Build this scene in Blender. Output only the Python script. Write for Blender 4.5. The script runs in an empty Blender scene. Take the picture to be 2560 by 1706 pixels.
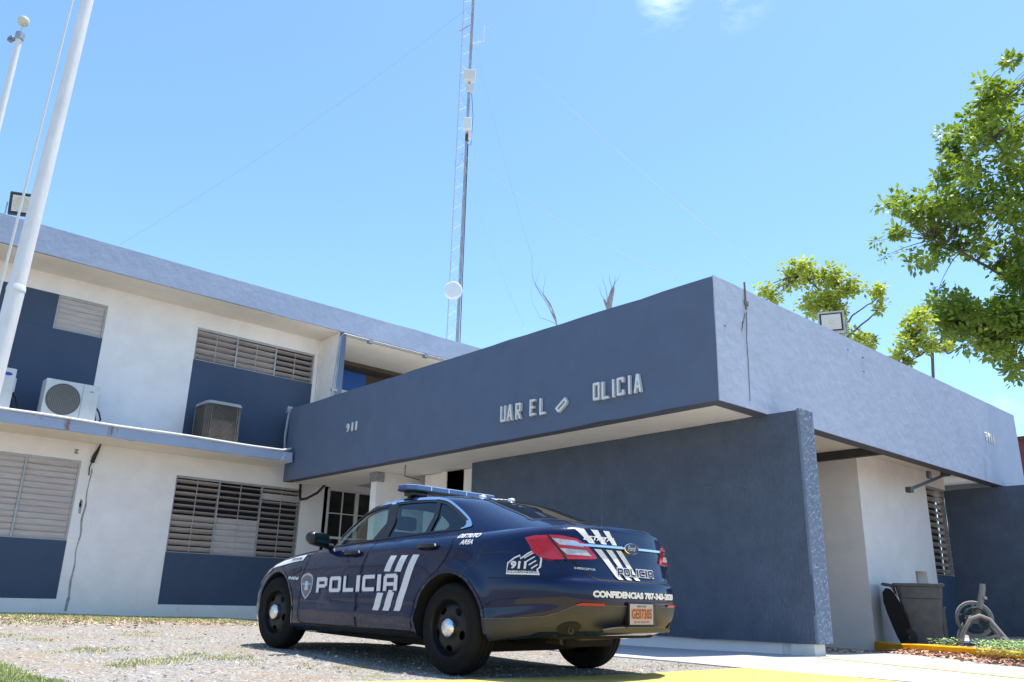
import bpy, bmesh, math, random
from mathutils import Vector, Matrix, Euler
from mathutils.bvhtree import BVHTree
from mathutils.geometry import tessellate_polygon
R = math.radians
SC = bpy.context.scene
COL = SC.collection
random.seed(7)

# ---------------------------------------------------------------- camera
RES_F = 2039.78            # focal length in pixels of the 2560 px wide photograph
CAM = Vector((-0.0060, 0.0274, 0.5669))
yaw, pit, rol = 0.842754661733575, 0.3098750552882727, 0.02550792764490178
_f = Vector((math.cos(yaw)*math.cos(pit), math.sin(yaw)*math.cos(pit), math.sin(pit)))
_r = Vector((math.sin(yaw), -math.cos(yaw), 0)); _u = _r.cross(_f)
_R = _r*math.cos(rol)+_u*math.sin(rol); _U = -_r*math.sin(rol)+_u*math.cos(rol)
cd = bpy.data.cameras.new('camera'); cam = bpy.data.objects.new('camera', cd); COL.objects.link(cam)
cam.matrix_world = Matrix(((_R.x, _U.x, -_f.x, CAM.x), (_R.y, _U.y, -_f.y, CAM.y), (_R.z, _U.z, -_f.z, CAM.z), (0, 0, 0, 1)))
cd.sensor_width = 36; cd.lens = 36*RES_F/2560; cd.clip_end = 3000; cd.clip_start = 0.05
SC.camera = cam
def at(u, v, d):
    """point at distance d along the line of sight through photograph pixel u, v"""
    w = _R*((u-1280)/RES_F) - _U*((v-853)/RES_F) + _f
    return CAM + w.normalized()*d

# ---------------------------------------------------------------- world, sun, exposure
SUN = Vector((1.12, -0.24, 5.0)).normalized()
el = math.asin(SUN.z); az = math.atan2(SUN.x, SUN.y)
W = bpy.data.worlds.new('World'); SC.world = W; W.use_nodes = True
wn = W.node_tree.nodes; wl = W.node_tree.links
for n in list(wn): wn.remove(n)
sky = wn.new('ShaderNodeTexSky'); sky.sky_type = 'NISHITA'; sky.sun_disc = False
sky.sun_elevation = el; sky.sun_rotation = az; sky.air_density = 1.0; sky.dust_density = 0.6; sky.ozone_density = 1.6
bg = wn.new('ShaderNodeBackground'); bg.inputs[1].default_value = 0.15
wo = wn.new('ShaderNodeOutputWorld')
gm = wn.new('ShaderNodeMix'); gm.data_type = 'RGBA'; gm.blend_type = 'MULTIPLY'; gm.inputs[0].default_value = 1.0
gm.inputs[7].default_value = (0.80, 0.985, 1.08, 1)
wl.new(sky.outputs[0], gm.inputs[6])
# a few thin wisps of cloud high in the sky
geo = wn.new('ShaderNodeTexCoord'); cmap = wn.new('ShaderNodeMapping'); cmap.inputs['Scale'].default_value = (7, 7, 16); wl.new(geo.outputs['Generated'], cmap.inputs[0])
cn = wn.new('ShaderNodeTexNoise'); cn.inputs['Scale'].default_value = 2.2; cn.inputs['Detail'].default_value = 8; cn.inputs['Roughness'].default_value = 0.62; cn.inputs['Distortion'].default_value = 0.4; wl.new(cmap.outputs[0], cn.inputs['Vector'])
csum = None
for (cu, cv), rad, amp in (((1662, 5), 0.034, .55), ((1640, 60), 0.02, .22), ((1850, 0), 0.04, .25), ((2500, 1030), 0.03, .35)):
    dv = (at(cu, cv, 1)-CAM).normalized()
    vd = wn.new('ShaderNodeVectorMath'); vd.operation = 'DISTANCE'; wl.new(geo.outputs['Generated'], vd.inputs[0]); vd.inputs[1].default_value = dv
    mr = wn.new('ShaderNodeMapRange'); mr.inputs[1].default_value = 0; mr.inputs[2].default_value = rad; mr.inputs[3].default_value = amp; mr.inputs[4].default_value = 0; wl.new(vd.outputs['Value'], mr.inputs[0])
    if csum is None: csum = mr.outputs[0]
    else:
        ad = wn.new('ShaderNodeMath'); ad.operation = 'MAXIMUM'; wl.new(csum, ad.inputs[0]); wl.new(mr.outputs[0], ad.inputs[1]); csum = ad.outputs[0]
cr_ = wn.new('ShaderNodeMapRange'); cr_.inputs[1].default_value = .42; cr_.inputs[2].default_value = .75; wl.new(cn.outputs['Fac'], cr_.inputs[0])
cm2 = wn.new('ShaderNodeMath'); cm2.operation = 'MULTIPLY'; wl.new(csum, cm2.inputs[0]); wl.new(cr_.outputs[0], cm2.inputs[1])
cmx = wn.new('ShaderNodeMix'); cmx.data_type = 'RGBA'; wl.new(cm2.outputs[0], cmx.inputs[0]); wl.new(gm.outputs[2], cmx.inputs[6]); cmx.inputs[7].default_value = (9, 9.5, 10, 1)
wl.new(cmx.outputs[2], bg.inputs[0]); wl.new(bg.outputs[0], wo.inputs[0])
sd = bpy.data.lights.new('sun', 'SUN'); sd.energy = 4.6; sd.angle = R(0.53); sd.color = (1.0, 0.94, 0.86)
so = bpy.data.objects.new('sun', sd); COL.objects.link(so)
so.rotation_euler = (-SUN).to_track_quat('-Z', 'Y').to_euler(); so.location = SUN*40
SC.view_settings.view_transform = 'Standard'; SC.view_settings.look = 'None'
SC.view_settings.exposure = 0.85; SC.view_settings.gamma = 1.0
SC.render.engine = 'CYCLES'

# ---------------------------------------------------------------- helpers
def tag(o, label=None, cat=None, group=None, kind=None):
    if label: o['label'] = label
    if cat: o['category'] = cat
    if group: o['group'] = group
    if kind: o['kind'] = kind
    return o
def empty(name, loc=(0, 0, 0), rz=0, parent=None):
    o = bpy.data.objects.new(name, None); COL.objects.link(o); o.location = loc; o.rotation_euler.z = rz
    o.empty_display_size = 0.2
    if parent: o.parent = parent
    return o
def mesh_obj(name, bm, mat, parent=None, smooth=False, ang=None):
    me = bpy.data.meshes.new(name); bm.normal_update(); bm.to_mesh(me); bm.free()
    mats = mat if isinstance(mat, (list, tuple)) else [mat]
    for m in mats: me.materials.append(m)
    if smooth:
        for p in me.polygons: p.use_smooth = True
    o = bpy.data.objects.new(name, me); COL.objects.link(o)
    if parent: o.parent = parent
    if ang and smooth:
        b = bmesh.new(); b.from_mesh(me)
        for e in b.edges:
            if len(e.link_faces) == 2 and e.calc_face_angle(0) > R(ang): e.smooth = False
        b.to_mesh(me); b.free()
    return o
class MB:
    def __init__(s): s.bm = bmesh.new()
    def box(s, x0, x1, y0, y1, z0, z1, bev=0.0, M=None, mi=0):
        vs = [s.bm.verts.new(p) for p in ((x0,y0,z0),(x1,y0,z0),(x1,y1,z0),(x0,y1,z0),(x0,y0,z1),(x1,y0,z1),(x1,y1,z1),(x0,y1,z1))]
        fs = [s.bm.faces.new([vs[i] for i in f]) for f in ((3,2,1,0),(4,5,6,7),(0,1,5,4),(1,2,6,5),(2,3,7,6),(3,0,4,7))]
        for f in fs: f.material_index = mi
        if bev:
            es = list({e for f in fs for e in f.edges})
            r = bmesh.ops.bevel(s.bm, geom=es, offset=bev, segments=2, affect='EDGES', profile=0.6)
            vs = list({v for f in r['faces'] for v in f.verts} | {v for v in vs if v.is_valid})
        if M is not None:
            for v in vs: v.co = M @ v.co
        return vs
    def rough_box(s, x0, x1, y0, y1, z0, z1, step=0.3, jit=0.006):
        """a box cut into many pieces along its length with slightly uneven cast edges"""
        vs0 = set(s.bm.verts)
        s.box(x0, x1, y0, y1, z0, z1)
        nv = [v for v in s.bm.verts if v not in vs0]
        geom = nv + [e for e in s.bm.edges if e.verts[0] in nv] + [f for f in s.bm.faces if f.verts[0] in nv]
        for ax, a, b in ((0, x0, x1), (1, y0, y1), (2, z0, z1)):
            n = int((b-a)/step)
            for k in range(1, n):
                t = a+(b-a)*k/n; co = [0, 0, 0]; co[ax] = t; no = [0, 0, 0]; no[ax] = 1
                vv = [v for v in s.bm.verts if v not in vs0]
                g = vv+[e for e in s.bm.edges if e.verts[0] not in vs0]+[f for f in s.bm.faces if f.verts[0] not in vs0]
                bmesh.ops.bisect_plane(s.bm, geom=g, plane_co=co, plane_no=no)
        rnd = random.Random(int(x0*77+y0*31+z1*13))
        for v in s.bm.verts:
            if v in vs0: continue
            k = sum((abs(v.co.x-x0) < 1e-5 or abs(v.co.x-x1) < 1e-5, abs(v.co.y-y0) < 1e-5 or abs(v.co.y-y1) < 1e-5, abs(v.co.z-z0) < 1e-5 or abs(v.co.z-z1) < 1e-5))
            if k >= 2:
                v.co += Vector((rnd.uniform(-jit, jit), rnd.uniform(-jit, jit), rnd.uniform(-jit, jit)))*(2.2 if rnd.random() < .12 else 1)
    def tube(s, pts, r, n=10, cap=True, r2=None, mi=0):
        pts = [Vector(p) for p in pts]; N = len(pts); rings = []
        up = Vector((0, 0, 1))
        prev = None
        for i, p in enumerate(pts):
            t = (pts[min(i+1, N-1)]-pts[max(i-1, 0)]).normalized()
            if prev is None:
                a = t.cross(up); 
                if a.length < 1e-3: a = t.cross(Vector((1, 0, 0)))
            else:
                a = prev - t*prev.dot(t)
            a.normalize(); prev = a; b = t.cross(a)
            if isinstance(r, (list, tuple)): rr = r[i]
            else: rr = r if r2 is None else r+(r2-r)*i/(N-1)
            rings.append([s.bm.verts.new(p+(a*math.cos(2*math.pi*k/n)+b*math.sin(2*math.pi*k/n))*rr) for k in range(n)])
        for i in range(N-1):
            for k in range(n):
                f = s.bm.faces.new((rings[i][k], rings[i][(k+1) % n], rings[i+1][(k+1) % n], rings[i+1][k])); f.smooth = True; f.material_index = mi
        if cap:
            for rg, rv in ((rings[0], True), (rings[-1], False)):
                f = s.bm.faces.new(rg[::-1] if rv else rg); f.material_index = mi
    def lathe(s, prof, M=None, n=32, mi=0, smooth=True, close=False):
        """prof: list of (r, h) revolved about local Z"""
        M = M or Matrix.Identity(4); rings = []
        for r, h in prof:
            if r < 1e-6: rings.append([s.bm.verts.new(M @ Vector((0, 0, h)))])
            else: rings.append([s.bm.verts.new(M @ Vector((r*math.cos(2*math.pi*k/n), r*math.sin(2*math.pi*k/n), h))) for k in range(n)])
        pairs = list(zip(rings, rings[1:])) + ([(rings[-1], rings[0])] if close else [])
        for a, b in pairs:
            for k in range(n):
                k2 = (k+1) % n
                if len(a) == 1 and len(b) == 1: continue
                if len(a) == 1: f = s.bm.faces.new((a[0], b[k2], b[k]))
                elif len(b) == 1: f = s.bm.faces.new((a[k], a[k2], b[0]))
                else: f = s.bm.faces.new((a[k], a[k2], b[k2], b[k]))
                f.smooth = smooth; f.material_index = mi
    def prism(s, poly, M, d0, d1, mi=0):
        """polygon in local XY extruded along local Z from d0 to d1"""
        a = [s.bm.verts.new(M @ Vector((p[0], p[1], d0))) for p in poly]
        b = [s.bm.verts.new(M @ Vector((p[0], p[1], d1))) for p in poly]
        n = len(poly)
        for k in range(n):
            f = s.bm.faces.new((a[k], a[(k+1) % n], b[(k+1) % n], b[k])); f.material_index = mi
        for tri in tessellate_polygon([[Vector((p[0], p[1], 0)) for p in poly]]):
            f = s.bm.faces.new([a[i] for i in tri]); f.material_index = mi
            f = s.bm.faces.new([b[i] for i in reversed(tri)]); f.material_index = mi
    def quad(s, a, b, c, d, mi=0):
        f = s.bm.faces.new([s.bm.verts.new(p) for p in (a, b, c, d)]); f.material_index = mi; return f
    def build(s, name, mat, parent=None, smooth=False, ang=35):
        bmesh.ops.recalc_face_normals(s.bm, faces=s.bm.faces)
        keep = {f.index: f.smooth for f in s.bm.faces}
        o = mesh_obj(name, s.bm, mat, parent, smooth, ang)
        return o
def frame(o, x, y, z=None):
    """matrix with origin o, local X = x, local Y = y"""
    x = Vector(x).normalized(); y = Vector(y); z = x.cross(y).normalized(); y = z.cross(x)
    return Matrix(((x.x, y.x, z.x, o[0]), (x.y, y.y, z.y, o[1]), (x.z, y.z, z.z, o[2]), (0, 0, 0, 1)))
def text_bm(txt, size=1.0, bold=0.0, shear=0.0, space=1.0):
    cu = bpy.data.curves.new('lettering', 'FONT'); cu.body = txt; cu.size = size; cu.offset = bold; cu.shear = shear; cu.space_character = space
    cu.resolution_u = 3
    o = bpy.data.objects.new('lettering_tmp', cu); COL.objects.link(o)
    dg = bpy.context.evaluated_depsgraph_get(); dg.update()
    me = bpy.data.meshes.new_from_object(o.evaluated_get(dg))
    bm = bmesh.new(); bm.from_mesh(me)
    bpy.data.objects.remove(o); bpy.data.meshes.remove(me); bpy.data.curves.remove(cu)
    bmesh.ops.remove_doubles(bm, verts=bm.verts, dist=1e-5)
    return bm
def fit_text(txt, x0, x1, y0, y1, bold=0.0, shear=0.0):
    bm = text_bm(txt, 1.0, bold, shear)
    xs = [v.co.x for v in bm.verts]; ys = [v.co.y for v in bm.verts]
    a, b, c, d = min(xs), max(xs), min(ys), max(ys)
    for v in bm.verts:
        v.co = Vector((x0+(v.co.x-a)/(b-a)*(x1-x0), y0+(v.co.y-c)/(d-c)*(y1-y0), 0))
    return bm

# ---------------------------------------------------------------- materials
def M_(name, col, rough=0.6, metal=0.0, var=0.0, vscale=3.0, bump=0.0, bscale=40.0, bdist=0.01, coat=0.0, spec=0.5, col2=None, emis=0, stretch=None, detail=6, vcontrast=(0.3, 0.7)):
    m = bpy.data.materials.new(name); m.use_nodes = True
    nt = m.node_tree; N = nt.nodes; L = nt.links; b = N['Principled BSDF']
    b.inputs['Base Color'].default_value = (*col, 1); b.inputs['Roughness'].default_value = rough; b.inputs['Metallic'].default_value = metal
    b.inputs['Specular IOR Level'].default_value = spec
    if coat: b.inputs['Coat Weight'].default_value = coat; b.inputs['Coat Roughness'].default_value = 0.04
    tc = N.new('ShaderNodeTexCoord'); src = tc.outputs['Object']
    if stretch:
        mp = N.new('ShaderNodeMapping'); mp.inputs['Scale'].default_value = stretch; L.new(src, mp.inputs[0]); src = mp.outputs[0]
    if var or col2:
        n = N.new('ShaderNodeTexNoise'); n.inputs['Scale'].default_value = vscale; n.inputs['Detail'].default_value = detail; n.inputs['Roughness'].default_value = 0.65
        L.new(src, n.inputs['Vector'])
        rp = N.new('ShaderNodeValToRGB'); L.new(n.outputs['Fac'], rp.inputs[0])
        rp.color_ramp.elements[0].position = vcontrast[0]; rp.color_ramp.elements[1].position = vcontrast[1]
        c2 = col2 or tuple(c*(1+var) for c in col); c1 = col if col2 else tuple(c*(1-var) for c in col)
        rp.color_ramp.elements[0].color = (*c1, 1); rp.color_ramp.elements[1].color = (*c2, 1)
        L.new(rp.outputs[0], b.inputs['Base Color'])
    if bump:
        n2 = N.new('ShaderNodeTexNoise'); n2.inputs['Scale'].default_value = bscale; n2.inputs['Detail'].default_value = 5
        L.new(src, n2.inputs['Vector'])
        bp = N.new('ShaderNodeBump'); bp.inputs['Strength'].default_value = bump; bp.inputs['Distance'].default_value = bdist
        L.new(n2.outputs['Fac'], bp.inputs['Height']); L.new(bp.outputs[0], b.inputs['Normal'])
    return m
def paint_wall(name, col, dirt=0.5, bump=0.35, bscale=18, bdist=0.006, streak=None, dirtcol=(0.13, 0.12, 0.10)):
    """painted plaster: slight mottling, rain streaks of grime with their own shapes, and trowel bumps"""
    m = M_(name, col, 0.75, var=0.06, vscale=2.2, bump=bump, bscale=bscale, bdist=bdist, spec=0.25)
    nt = m.node_tree; N = nt.nodes; L = nt.links; b = N['Principled BSDF']
    base = b.inputs['Base Color'].links[0].from_socket
    tc = [n for n in N if n.type == 'TEX_COORD'][0]
    mp = N.new('ShaderNodeMapping'); mp.inputs['Scale'].default_value = streak or (5.0, 5.0, 0.5); L.new(tc.outputs['Object'], mp.inputs[0])
    n1 = N.new('ShaderNodeTexNoise'); n1.inputs['Scale'].default_value = 1.4; n1.inputs['Detail'].default_value = 9; n1.inputs['Roughness'].default_value = 0.72
    L.new(mp.outputs[0], n1.inputs['Vector'])
    rp = N.new('ShaderNodeValToRGB'); rp.color_ramp.elements[0].position = 0.60; rp.color_ramp.elements[1].position = 0.82
    rp.color_ramp.elements[0].color = (0, 0, 0, 1); rp.color_ramp.elements[1].color = (dirt, dirt, dirt, 1)
    L.new(n1.outputs['Fac'], rp.inputs[0])
    mx = N.new('ShaderNodeMix'); mx.data_type = 'RGBA'; L.new(rp.outputs[0], mx.inputs[0]); L.new(base, mx.inputs[6]); mx.inputs[7].default_value = (*dirtcol, 1)
    L.new(mx.outputs[2], b.inputs['Base Color'])
    return m
WHITE = paint_wall('white_wall_paint', (0.86, 0.81, 0.765), 0.22, 0.25)
SOFF = paint_wall('soffit_paint', (0.80, 0.74, 0.61), 0.25, 0.2)
LBLUE = paint_wall('light_blue_grey_paint', (0.36, 0.41, 0.51), 0.22, 0.7, 7, 0.012, streak=(3, 3, 0.8), dirtcol=(0.12, 0.14, 0.18))
LBLUE2 = paint_wall('sunlit_light_blue_paint', (0.40, 0.44, 0.525), 0.2, 0.7, 7, 0.012, streak=(3, 3, 0.8), dirtcol=(0.16, 0.18, 0.24))  # lighter copy of the fascia paint, stronger sun bounce put into the colour
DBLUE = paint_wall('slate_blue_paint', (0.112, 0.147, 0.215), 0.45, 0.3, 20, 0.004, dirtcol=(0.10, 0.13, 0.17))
PANEL = paint_wall('panel_blue_paint', (0.060, 0.086, 0.135), 0.3, 0.08, 30, 0.002)
def tex_mat():
    m = M_('rough_blue_stucco', (0.096, 0.118, 0.158), 0.85, var=0.14, vscale=2.5, spec=0.2)
    nt = m.node_tree; N = nt.nodes; L = nt.links; b = N['Principled BSDF']
    tc = [n for n in N if n.type == 'TEX_COORD'][0]
    mp = N.new('ShaderNodeMapping'); mp.inputs['Scale'].default_value = (1, 1, 0.42); L.new(tc.outputs['Object'], mp.inputs[0])
    v = N.new('ShaderNodeTexNoise'); v.inputs['Scale'].default_value = 30; v.inputs['Detail'].default_value = 4; v.inputs['Distortion'].default_value = 1.2; L.new(mp.outputs[0], v.inputs['Vector'])
    bp = N.new('ShaderNodeBump'); bp.inputs['Strength'].default_value = 0.85; bp.inputs['Distance'].default_value = 0.032
    L.new(v.outputs['Fac'], bp.inputs['Height']); L.new(bp.outputs[0], b.inputs['Normal'])
    return m
TEXB = tex_mat()
TEXE = M_('rough_sunlit_blue_stucco', (0.15, 0.185, 0.245), 0.9, var=0.15, vscale=9, bump=0.5, bscale=22, bdist=0.02)  # wall ends: the blue stucco lightened, sunlight on them put into the colour
ALU = M_('dull_aluminium', (0.42, 0.40, 0.38), 0.45, 0.35, var=0.15, vscale=5)
LOUV = M_('faded_louvre_slats', (0.50, 0.445, 0.415), 0.5, 0.0, var=0.16, vscale=4, stretch=(0.6, 1, 6))
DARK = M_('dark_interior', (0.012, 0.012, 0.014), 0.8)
BLACK = M_('black_rubber_cable', (0.012, 0.012, 0.013), 0.6)
GALV = M_('galvanised_steel', (0.35, 0.36, 0.38), 0.45, 0.6, var=0.2, vscale=12)
RUST = M_('rusty_steel', (0.10, 0.055, 0.035), 0.8, var=0.4, vscale=20)
WPVC = M_('white_plastic_pipe', (0.72, 0.72, 0.68), 0.4, var=0.05)
ACW = M_('ivory_metal_casing', (0.60, 0.60, 0.57), 0.45, var=0.07, vscale=6)
MET = M_('pale_letter_metal', (0.80, 0.78, 0.73), 0.35, 0.25, var=0.12, vscale=30)
POLE = M_('white_pole_paint', (0.70, 0.69, 0.68), 0.5, var=0.10, vscale=9, bump=0.2, bscale=30, stretch=(1, 1, 0.3))
YEL = M_('yellow_kerb_paint', (0.78, 0.42, 0.015), 0.7, var=0.15, vscale=6, bump=0.3, bscale=50)
YELR = M_('yellow_road_paint', (0.60, 0.42, 0.10), 0.75, var=0.22, vscale=5, bump=0.3, bscale=60)
ROYAL = M_('royal_blue_paint', (0.016, 0.105, 0.40), 0.6, var=0.05)
BRICKR = M_('dark_red_paint', (0.16, 0.035, 0.035), 0.8, var=0.1)
def glass_mat(name, tint, fr=1.45, rough=0.02, base=0.0):
    m = bpy.data.materials.new(name); m.use_nodes = True; nt = m.node_tree; N = nt.nodes; L = nt.links
    for n in list(N): N.remove(n)
    o = N.new('ShaderNodeOutputMaterial'); t = N.new('ShaderNodeBsdfTransparent'); t.inputs[0].default_value = (*tint, 1)
    g = N.new('ShaderNodeBsdfGlossy'); g.inputs['Roughness'].default_value = rough; g.inputs[0].default_value = (1, 1, 1, 1)
    f = N.new('ShaderNodeLayerWeight'); f.inputs[0].default_value = 0.5      # Schlick's reflectance, the same from both faces of a thin pane
    pw = N.new('ShaderNodeMath'); pw.operation = 'POWER'; pw.inputs[1].default_value = 5; L.new(f.outputs['Facing'], pw.inputs[0])
    F0 = ((fr-1)/(fr+1))**2*1.8+base
    ad = N.new('ShaderNodeMath'); ad.operation = 'MULTIPLY_ADD'; ad.inputs[1].default_value = 1-F0; ad.inputs[2].default_value = F0; L.new(pw.outputs[0], ad.inputs[0])
    mx = N.new('ShaderNodeMixShader'); L.new(ad.outputs[0], mx.inputs[0]); L.new(t.outputs[0], mx.inputs[1]); L.new(g.outputs[0], mx.inputs[2]); L.new(mx.outputs[0], o.inputs[0])
    return m
PANE = glass_mat('window_glass', (0.5, 0.55, 0.55))

# ---------------------------------------------------------------- ground
GP = [(4.4,5.7,-.014),(6.15,5.7,-.014),(4.36,8.5,.043),(6.04,8.6,.043),(3.8,18.9,.12),(7.5,18.9,.07),(9,18.9,.02),(0,18.9,.15),(-6,19,.2),
      (10.2,5.6,0),(10.2,8.7,-.03),(10.2,12,-.03),(8,6,0),(9.7,4.8,0),(9,3,0),(12.5,6,-.06),(15,7.1,-.1),(19,7,-.12),(0,3,0),(3,3,0),(-4,4,.0),(1.6,7,.02),(12.4,3.8,-.06),(20,3,-.12),
      (6.5,4,0),(3,12,.07),(7.5,12,.03),(12,12,-.06),(6,15,.07),(30,10,-.2),(-20,20,.3)]
def gz(x, y):
    a = b = 0.0
    for px, py, pz in GP:
        w = 1.0/(((x-px)**2+(y-py)**2)+0.6)**1.7
        a += w; b += w*pz
    return b/a
def lines(lo, hi, step, far):
    v = []; t = lo
    while t <= hi+1e-6: v.append(t); t += step
    d = step*1.6; t = hi
    while t < far: t += d; d *= 1.45; v.append(min(t, far))
    d = step*1.6; t = lo; left = []
    while t > -far: t -= d; d *= 1.45; left.append(max(t, -far))
    return left[::-1]+v
def sheet(name, xs, ys, mat, off=0.0):
    bm = bmesh.new()
    g = [[bm.verts.new((x, y, gz(x, y)+off)) for y in ys] for x in xs]
    for i in range(len(xs)-1):
        for j in range(len(ys)-1):
            f = bm.faces.new((g[i][j], g[i+1][j], g[i+1][j+1], g[i][j+1])); f.smooth = True
    return mesh_obj(name, bm, mat)
def ground_mat():
    m = bpy.data.materials.new('gravel_and_dirt'); m.use_nodes = True; nt = m.node_tree; N = nt.nodes; L = nt.links; b = N['Principled BSDF']
    b.inputs['Roughness'].default_value = 0.95; b.inputs['Specular IOR Level'].default_value = 0.15
    tc = N.new('ShaderNodeTexCoord')
    def noise(s, d=5, r=0.6, off=0):
        mp = N.new('ShaderNodeMapping'); mp.inputs['Location'].default_value = (off, off*2, 0); L.new(tc.outputs['Object'], mp.inputs[0])
        n = N.new('ShaderNodeTexNoise'); n.inputs['Scale'].default_value = s; n.inputs['Detail'].default_value = d; n.inputs['Roughness'].default_value = r; L.new(mp.outputs[0], n.inputs['Vector']); return n.outputs['Fac']
    def ramp(f, stops):
        r = N.new('ShaderNodeValToRGB'); L.new(f, r.inputs[0]); e = r.color_ramp.elements
        while len(e) < len(stops): e.new(0.5)
        for k, (p, c) in enumerate(stops): e[k].position = p; e[k].color = (*c, 1)
        return r.outputs[0]
    def mix(f, a, c):
        x = N.new('ShaderNodeMix'); x.data_type = 'RGBA'
        L.new(f, x.inputs[0]); L.new(a, x.inputs[6]); L.new(c, x.inputs[7]); return x.outputs[2]
    v = N.new('ShaderNodeTexVoronoi'); v.inputs['Scale'].default_value = 55; L.new(tc.outputs['Object'], v.inputs['Vector'])
    sep = N.new('ShaderNodeSeparateColor'); L.new(v.outputs['Color'], sep.inputs[0])
    stones = ramp(sep.outputs[0], [(0.0, (0.13, 0.125, 0.12)), (0.35, (0.25, 0.24, 0.225)), (0.7, (0.37, 0.35, 0.32)), (1.0, (0.50, 0.44, 0.37))])
    dirt = ramp(noise(30, 6), [(0.3, (0.22, 0.18, 0.13)), (0.7, (0.40, 0.34, 0.26))])
    leaf = ramp(noise(45, 4, 0.7, 3), [(0.35, (0.24, 0.13, 0.06)), (0.65, (0.45, 0.28, 0.16))])
    green = ramp(noise(60, 4, 0.7, 5), [(0.3, (0.10, 0.14, 0.03)), (0.7, (0.27, 0.28, 0.08))])
    fd = ramp(noise(0.9, 6, 0.6, 11), [(0.50, (0, 0, 0)), (0.68, (.9, .9, .9))])
    c = mix(fd, stones, dirt)
    fl = ramp(noise(1.3, 7, 0.7, 21), [(0.56, (0, 0, 0)), (0.66, (0.8, 0.8, 0.8))])
    c = mix(fl, c, leaf)
    fg = ramp(noise(1.1, 7, 0.72, 31), [(0.60, (0, 0, 0)), (0.67, (0.9, 0.9, 0.9))])
    c = mix(fg, c, green)
    L.new(c, b.inputs['Base Color'])
    bp = N.new('ShaderNodeBump'); bp.inputs['Strength'].default_value = 0.9; bp.inputs['Distance'].default_value = 0.02
    L.new(v.outputs['Distance'], bp.inputs['Height']); bp.invert = True; L.new(bp.outputs[0], b.inputs['Normal'])
    return m
ground = sheet('ground', lines(-6, 22, 0.28, 400), lines(0.4, 24, 0.28, 400), ground_mat()); tag(ground, kind='structure')
CONC = M_('pale_concrete', (0.43, 0.43, 0.44), 0.85, var=0.10, vscale=1.6, bump=0.25, bscale=120, bdist=0.002, spec=0.2)
def poly_sheet(name, poly, mat, off, cell=0.3, thick=0.0):
    bm = bmesh.new(); f = bm.faces.new([bm.verts.new((x, y, 0)) for x, y in poly])
    for ax in (0, 1):
        lo = min(p[ax] for p in poly); hi = max(p[ax] for p in poly); t = lo+cell
        while t < hi:
            co = [0, 0, 0]; no = [0, 0, 0]; co[ax] = t; no[ax] = 1
            bmesh.ops.bisect_plane(bm, geom=bm.verts[:]+bm.edges[:]+bm.faces[:], plane_co=co, plane_no=no); t += cell
    if thick:
        ed = [e for e in bm.edges if e.is_boundary]
        r = bmesh.ops.extrude_edge_only(bm, edges=ed)
        low = {v for v in r['geom'] if isinstance(v, bmesh.types.BMVert)}
    else: low = set()
    for v in bm.verts: v.co.z = gz(v.co.x, v.co.y)+off-(thick if v in low else 0)
    bmesh.ops.recalc_face_normals(bm, faces=bm.faces)
    return mesh_obj(name, bm, mat)
tag(poly_sheet('pavement', [(7.55,-3),(30,-3),(30,20.5),(12,20.5),(12,18.8),(7.7,18.8),(7.62,8.3),(7.55,7),(7.6,5.9),(7.5,4.9)], CONC, 0.012, 0.35, 0.06), kind='structure')
tag(poly_sheet('yellow_road_marking', [(1.8,5.55),(1.8,1.0),(7.2,1.0),(7.38,3.4),(7.46,4.72),(7.35,4.86),(6.1,4.89),(5.3,4.96),(4.2,5.17),(3.7,5.3),(2.8,5.45)], YELR, 0.016, 0.35), kind='structure')
tag(poly_sheet('yellow_line_marking', [(9.98,5.5),(9.74,4.86),(9.31,3.76),(8.9,2.87),(8.4,1.6),(8.5,1.56),(9.0,2.84),(9.40,3.72),(9.83,4.83),(10.07,5.45)], YELR, 0.0165, 0.35), kind='structure')

# pebbles, grass and dry leaves: nobody could count them
def stone(bm, p, r, rnd, mi):
    vs = []
    sx, sy, sz = r*rnd.uniform(.7, 1.3), r*rnd.uniform(.7, 1.3), r*rnd.uniform(.4, .8); a = rnd.uniform(0, 6.28); ca, sa = math.cos(a), math.sin(a)
    for d in ((1,0,0),(0,1,0),(-1,0,0),(0,-1,0)):
        q = Vector((d[0]*sx, d[1]*sy, 0)); vs.append(bm.verts.new((p[0]+q.x*ca-q.y*sa, p[1]+q.x*sa+q.y*ca, p[2]+rnd.uniform(-.2, .3)*sz)))
    t = bm.verts.new((p[0]+rnd.uniform(-.3, .3)*r, p[1]+rnd.uniform(-.3, .3)*r, p[2]+sz))
    for k in range(4):
        f = bm.faces.new((vs[k], vs[(k+1) % 4], t)); f.material_index = mi
rnd = random.Random(3)
SM = [M_('pebble_%s' % n, c, 0.9) for n, c in (('grey', (0.24, 0.24, 0.25)), ('pale', (0.42, 0.40, 0.37)), ('dark', (0.08, 0.08, 0.085)), ('brown', (0.30, 0.20, 0.13)))]
def on_gravel(x, y): return not (x > 7.5 or (y < 5.5-0.12*(x-1.8)+.05 and x > 1.8)) and y < 18.6
bm = bmesh.new(); n = 0
while n < 15000:
    d = 4.5+14*rnd.random()**1.3; a = R(rnd.uniform(35, 92)); x = d*math.cos(a); y = d*math.sin(a)
    if not on_gravel(x, y): continue
    n += 1; stone(bm, (x, y, gz(x, y)-0.002), rnd.uniform(.006, .016)*(1.0 if rnd.random() > .04 else 2.2), rnd, rnd.choices((0, 1, 2, 3), (6, 5, 1.3, 1.6))[0])
for _ in range(260):
    d = 5+12*rnd.random(); a = R(rnd.uniform(38, 90)); x = d*math.cos(a); y = d*math.sin(a)
    if on_gravel(x, y): stone(bm, (x, y, gz(x, y)-0.004), rnd.uniform(.018, .032), rnd, rnd.choice((0, 1, 2, 2, 3)))
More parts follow.
